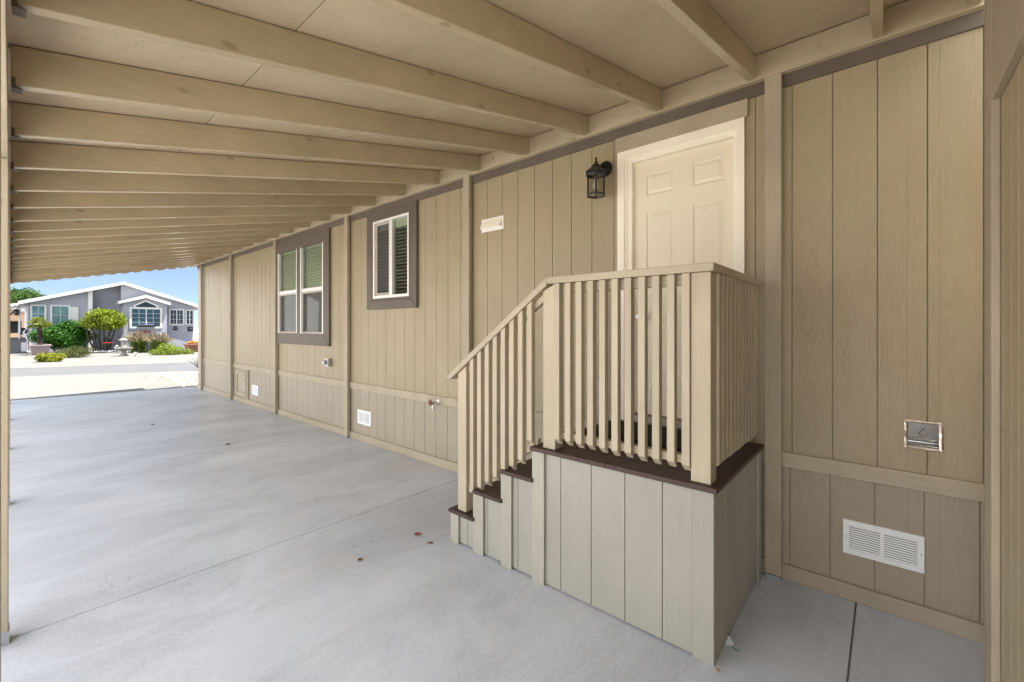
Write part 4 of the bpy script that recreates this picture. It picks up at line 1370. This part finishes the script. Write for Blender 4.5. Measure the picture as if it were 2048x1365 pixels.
t = thing('hedge_bush', 'large dark green leafy bush against the left front wall of the grey house', 'bush', (2.15, 38.5, 0))
leaves('foliage', M['lf_hedge'], t, lumpy(2.25, 38.4, 0.85, 1.40, 0.85, 0.97, 20, 11), 9500, 0.13, 1)
mb = MB()
for k in range(7):
    a = k * 0.9
    mb.tube([(2.15 + 0.3 * math.cos(a), 38.5 + 0.2 * math.sin(a), -0.05), (2.15 + 1.0 * math.cos(a), 38.5 + 0.5 * math.sin(a), 0.9)], [0.03, 0.012], 6)
mb.build('stems', M['bark'], t)

t = thing('topiary_shrub', 'clipped round-topped yellow-green shrub on bare dark stems by the shaded wall', 'shrub', (3.75, 37.6, 0))
leaves('crown', M['lf_top'], t, lumpy(3.80, 37.6, 1.93, 1.02, 0.98, 0.78, 30, 5, 0.44), 9500, 0.125, 2)
mb = MB()
rnd = random.Random(9)
for k in range(8):
    a = k * 2 * PI / 8
    b0 = Vector((3.78 + 0.28 * math.cos(a), 37.6 + 0.2 * math.sin(a), -0.05))
    b1 = Vector((3.76 + 0.50 * math.cos(a) + rnd.uniform(-.1, .1), 37.6 + 0.45 * math.sin(a), 0.85))
    b2 = Vector((3.76 + 0.72 * math.cos(a), 37.6 + 0.7 * math.sin(a), 1.75))
    mb.tube([b0, b1, b2], [0.06, 0.045, 0.02], 6)
mb.build('stems', M['bark'], t)

def palm(x, y, z):
    t = thing('palm', 'small fan palm with dark shaggy trunk growing in the pale square pot', 'palm', (x, y, z))
    mb = MB()
    rnd = random.Random(4)
    pts, rs = [], []
    for k in range(16):
        pts.append((x + 0.01 * math.sin(k), y, z + 1.2 * k / 15))
        rs.append(0.115 + (0.02 if k % 2 else -0.01) - 0.02 * k / 15)
    mb.tube(pts, rs, 9)
    mb.build('trunk', M['palmbark'], t)
    top = Vector((x, y, z + 1.2))
    vs, fs = [], []
    for k in range(26):
        az = k * 2.4
        el = R(rnd.uniform(-25, 65))
        d = Vector((math.cos(az) * math.cos(el), math.sin(az) * math.cos(el), math.sin(el)))
        side = d.cross(Vector((0, 0, 1))).normalized()
        up = side.cross(d)
        L0 = rnd.uniform(0.16, 0.30)
        hub = top + d * L0 + Vector((0, 0, 0.05))
        kk = len(vs)
        vs += [top - side * .008, top + side * .008, hub + side * .008, hub - side * .008]
        fs.append((kk, kk + 1, kk + 2, kk + 3))
        for j in range(11):
            a = R(-75 + 15 * j)
            bd = (d * math.cos(a) + side * math.sin(a)).normalized()
            Lb = rnd.uniform(0.24, 0.34) * (0.75 + 0.25 * math.cos(a))
            w_ = bd.cross(up).normalized() * 0.02
            mid = hub + bd * Lb * 0.6 + up * 0.02
            tip = hub + bd * Lb + Vector((0, 0, -0.07 - 0.1 * rnd.random()))
            kk = len(vs)
            vs += [hub, mid + w_, tip, mid - w_]
            fs += [(kk, kk + 1, kk + 2), (kk, kk + 2, kk + 3)]
    MB().add(vs, fs).build('fronds', M['lf_palm'], t)
palm(1.10, 37.0, 0.52)
def square_pot(name, cx, cy, w0, w1, h, mat, label, cat, n=4):
    t = thing(name, label, cat, (cx, cy, -0.045))
    q = math.sqrt(2) / 2 if n == 4 else 0.5
    ph = PI / 4 if n == 4 else 0
    MB().lathe([(w0 * q, 0.0), (w1 * q * 0.97, h * 0.86), (w1 * q * 1.08, h * 0.86), (w1 * q * 1.08, h), (w1 * q * 0.9, h), (w1 * q * 0.88, h * 0.9)], (cx, cy, -0.045), n, 'z', ph).build('pot', mat, t, bevel=0.01)
    MB().lathe([(w1 * q * 0.86, h * 0.88), (0.01, h * 0.92)], (cx, cy, -0.045), n, 'z', ph, cap=False).build('soil', M['bark'], t)
    return t
square_pot('planter_pot', 1.10, 37.0, 0.62, 0.82, 0.60, M['pinkpot'], 'pale pinkish square pot holding the small palm', 'pot')

def shrub_low(name, label, cat, cx, cy, rx, ry, h, mat, n, seed, size=0.1):
    t = thing(name, label, cat, (cx, cy, -0.045))
    leaves('foliage', mat, t, lumpy(cx, cy, 0.08, rx, ry, h, 12, seed, 0.40), n, size, seed + 1, el=3.0, shell=0.3, floor=-0.04)
    mb = MB()
    for k in range(6):
        a = k * 1.05
        mb.tube([(cx, cy, -0.05), (cx + rx * .6 * math.cos(a), cy + ry * .6 * math.sin(a), h * .55)], [0.02, 0.008], 5)
    mb.build('stems', M['bark'], t)
    return t
shrub_low('juniper', 'olive-green spreading juniper mound left of the fountain', 'shrub', 2.04, 32.8, 1.02, 0.95, 0.50, M['lf_jun'], 4200, 21)
shrub_low('juniper', 'bright green spreading juniper mound on the right below the tall grass', 'shrub', 6.20, 31.8, 1.10, 1.0, 0.50, M['lf_jun2'], 5200, 31)

t = thing('terracotta_pot', 'tilted terracotta pot at the yard edge with plants spilling out of it', 'pot', (0.93, 29.75, -0.04))
p = MB().lathe([(0.13, 0.0), (0.19, 0.22), (0.21, 0.22), (0.21, 0.27), (0.17, 0.27), (0.16, 0.2)], (0.93, 29.75, -0.045), 16)
p.build('bowl', M['terra'], t)
t = thing('trailing_plant', 'yellow-green trailing plant spilling from the tilted terracotta pot', 'plant', (1.25, 29.5, -0.045))
leaves('foliage', M['lf_small'], t, lumpy(1.22, 29.5, 0.14, 0.52, 0.45, 0.30, 9, 41, 0.42), 2200, 0.085, 42, el=2.0, shell=0.35, floor=-0.04)
MB().tube([(1.0, 29.7, 0.2), (1.25, 29.5, 0.3), (1.5, 29.45, 0.05)], [0.015, 0.012, 0.006], 5).build('stem', M['bark'], t)

def tall_grass(label, cx, cy, rx, h, nb, npl, seed):
    t = thing('ornamental_grass', label, 'grass clump', (cx, cy, -0.045))
    rnd = random.Random(seed)
    vs, fs, pv, pf = [], [], [], []
    for k in range(nb + npl):
        plume = k >= nb
        a = rnd.uniform(0, 2 * PI)
        lean = rnd.random() ** 0.7
        L = h * rnd.uniform(0.75, 1.05) * (1.15 if plume else 0.95)
        b0 = Vector((cx + rnd.gauss(0, rx * .22), cy + rnd.gauss(0, rx * .18), -0.04))
        dirv = Vector((math.cos(a), math.sin(a) * .8, 0))
        pts = []
        for j in range(6):
            f = j / 5
            pts.append(b0 + dirv * (lean * rx * f * f * 0.95) + Vector((0, 0, L * (f - 0.38 * lean * f * f))))
        side = dirv.cross(Vector((0, 0, 1))).normalized()
        w_ = 0.012
        kk = len(vs)
        for j, p in enumerate(pts):
            ww = w_ * (1 - 0.85 * j / 5)
            vs += [p - side * ww, p + side * ww]
        fs += [(kk + 2 * j, kk + 2 * j + 1, kk + 2 * j + 3, kk + 2 * j + 2) for j in range(5)]
        if plume:
            d = (pts[5] - pts[4]).normalized()
            q0 = pts[4]
            for m_ in range(22):
                f = m_ / 21
                c = q0 + d * (0.34 * f) + Vector((0, 0, -0.05 * f * f))
                rr = 0.06 * math.sin(PI * min(1, f * 0.9 + 0.1)) + 0.006
                e = Vector((rnd.gauss(0, 1), rnd.gauss(0, 1), rnd.gauss(0, 1))).normalized()
                kk = len(pv)
                pv += [c - d * 0.02, c + e * rr + d * 0.03, c + d * 0.05]
                pf.append((kk, kk + 1, kk + 2))
                pv += [c - d * 0.02, c - e * rr + d * 0.03, c + d * 0.05]
                pf.append((kk + 3, kk + 4, kk + 5))
    MB().add(vs, fs).build('blades', M['lf_grass'], t)
    MB().add(pv, pf).build('plumes', M['plume'], t)
tall_grass('feathery fountain grass with tan plumes under the bay window, left clump', 5.30, 35.8, 0.85, 1.25, 750, 110, 51)
tall_grass('feathery fountain grass with tan plumes right of the bay window corner', 6.20, 35.4, 0.85, 1.15, 750, 110, 52)

square_pot('planter_box', 7.85, 34.3, 0.75, 0.9, 0.52, M['terra'], 'terracotta planter with orange flowers at the right end of the yard', 'planter')
t = thing('flowers', 'orange flowers filling the terracotta planter at the right', 'flowers', (7.85, 34.3, 0.45))
leaves('blooms', M['petal_orange'], t, [(7.85, 34.3, 0.55, 0.42, 0.4, 0.14)], 500, 0.07, 61, el=1.3)
leaves('greenery', M['lf_jun'], t, [(7.85, 34.3, 0.5, 0.38, 0.36, 0.1)], 300, 0.08, 62)

# border flowers, feeder, fountain and small yard ornaments
t = thing('border_flowers', 'row of pale lavender flowers edging the bed under the topiary shrub', 'flowers', (3.9, 36.6, -0.045))
leaves('blooms', M['petal_white'], t, [(3.3 + 0.14 * k, 36.6 + 0.05 * math.sin(k), 0.05, 0.09, 0.09, 0.07) for k in range(9)], 420, 0.055, 71, el=1.2)
leaves('greenery', M['lf_hedge'], t, [(3.3 + 0.14 * k, 36.6, 0.01, 0.1, 0.1, 0.06) for k in range(9)], 260, 0.06, 72)
t = thing('garden_feeder', 'dark metal garden lantern stand with red tray beneath the topiary shrub', 'feeder', (3.98, 37.0, 0))
for x in (3.80, 4.16):
    MB().box(x - 0.02, x + 0.02, 36.98, 37.02, -0.05, 0.95).build('post', M['black'], t)
MB().lathe([(0.26, 0.0), (0.28, 0.05), (0.25, 0.06)], (3.98, 37.0, 0.55), 12).build('tray', M['red'], t)
MB().lathe([(0.12, 0.0), (0.14, 0.18), (0.2, 0.2), (0.05, 0.3)], (3.98, 37.0, 0.66), 8).build('lamp_house', M['black'], t)

t = thing('garden_fountain', 'pale stone tiered fountain with wide basin in the middle of the yard', 'fountain', (4.12, 32.2, -0.045))
MB().lathe([(0.20, 0.0), (0.20, 0.06), (0.13, 0.10), (0.11, 0.24), (0.15, 0.31)], (4.12, 32.2, -0.045), 14).build('pedestal', M['pale_stone'], t)
MB().lathe([(0.12, 0.315), (0.30, 0.36), (0.40, 0.42), (0.41, 0.46), (0.36, 0.46), (0.30, 0.42), (0.1, 0.40)], (4.12, 32.2, -0.045), 20).build('basin', M['pale_stone'], t)
MB().lathe([(0.15, 0.405), (0.14, 0.46), (0.105, 0.62), (0.10, 0.74), (0.13, 0.80), (0.16, 0.84)], (4.12, 32.2, -0.045), 14).build('column', M['pale_stone'], t)
MB().lathe([(0.18, 0.845), (0.19, 0.90), (0.12, 0.96), (0.03, 1.0)], (4.12, 32.2, -0.045), 14).build('cap', M['pale_stone'], t)
t = thing('pagoda_lantern', 'small white stone lantern standing left behind the fountain', 'lantern', (4.25, 35.6, -0.045))
MB().box(4.17, 4.33, 35.52, 35.68, -0.045, 0.30).build('base', M['pale_stone'], t, bevel=0.01)
MB().lathe([(0.17, 0.0), (0.18, 0.03), (0.05, 0.15), (0.01, 0.19)], (4.25, 35.6, 0.305), 4, 'z', PI / 4).build('roof', M['pale_stone'], t)
t = thing('garden_spotlight', 'small white garden spotlight on a stake in front of the tall grass', 'lamp', (4.42, 30.8, -0.045))
MB().tube([(4.42, 30.8, -0.045), (4.42, 30.8, 0.09)], 0.012, 6).build('stake', M['black'], t)
MB().lathe([(0.03, 0.0), (0.075, 0.10), (0.078, 0.13), (0.06, 0.12)], (4.42, 30.8, 0.08), 12).build('lamp_head', M['htrim'], t)
t = thing('window_box', 'black window box of blue and white flowers on the bay window sill', 'flower box', (6.13, BY - 0.12, 1.6))
MB().box(5.66, 6.62, BY - 0.22, BY - 0.055, 1.56, 1.68).build('trough', M['black'], t, bevel=0.01)
leaves('blooms', M['petal_blue'], t, [(5.75 + 0.11 * k, BY - 0.14, 1.72 + 0.015 * (k % 3), 0.075, 0.07, 0.06) for k in range(8)], 260, 0.05, 81, el=1.2)
leaves('pale_blooms', M['petal_white'], t, [(5.80 + 0.11 * k, BY - 0.15, 1.73, 0.06, 0.05, 0.05) for k in range(7)], 110, 0.045, 82, el=1.2)

t = thing('agave', 'spiky blue-green agave at the edge of the gravel bed near the carport', 'agave', (4.62, 19.2, -0.04))
rnd = random.Random(15)
for k in range(13):
    a = k * 2.4
    lean = 0.25 + 0.65 * (k / 12)
    L = rnd.uniform(0.38, 0.52)
    d = Vector((math.cos(a), math.sin(a), 0))
    s_ = Vector((-math.sin(a), math.cos(a), 0))
    vs, fs = [], []
    for j in range(6):
        f = j / 5
        c = Vector((4.62, 19.2, -0.04)) + d * (0.05 + L * lean * f * (0.7 + 0.3 * f)) + Vector((0, 0, L * (f - 0.28 * lean * f * f)))
        ww = 0.045 * (1 - f) ** 0.6 * (0.75 + 0.6 * f) + 0.002
        vs += [c - s_ * ww + Vector((0, 0, 0.012)), c - d * 0.008, c + s_ * ww + Vector((0, 0, 0.012)), c + d * 0.012 + Vector((0, 0, 0.01))]
    for j in range(5):
        for q in range(4):
            fs.append((4 * j + q, 4 * j + (q + 1) % 4, 4 * j + 4 + (q + 1) % 4, 4 * j + 4 + q))
    MB().add(vs, fs).build('leaf', M['lf_agave'], t)

t = thing('shade_tree', 'leafy green tree behind the left end of the grey house', 'tree', (0.9, 58, 0))
leaves('crown', M['lf_tree'], t, lumpy(0.6, 58, 4.1, 1.9, 1.6, 0.95, 14, 91, 0.4) + lumpy(-2.2, 58, 4.3, 1.8, 1.6, 1.0, 10, 92, 0.4), 9000, 0.17, 93, shell=0.6)
MB().tube([(-0.4, 58, -0.05), (-0.5, 58, 1.6), (-0.2, 58, 2.6)], [0.2, 0.16, 0.12], 9).build('trunk', M['bark'], t)
mb = MB()
for k, (x, y, z) in enumerate(((1.6, 58.3, 4.4), (0.3, 57.6, 4.6), (-2.6, 58.2, 4.5), (-1.4, 57.5, 4.7))):
    mb.tube([(-0.3, 58, 2.4), ((x - 0.3) / 2, (y + 58) / 2, 3.4), (x, y, z)], [0.09, 0.06, 0.02], 7)
mb.build('limbs', M['bark'], t)
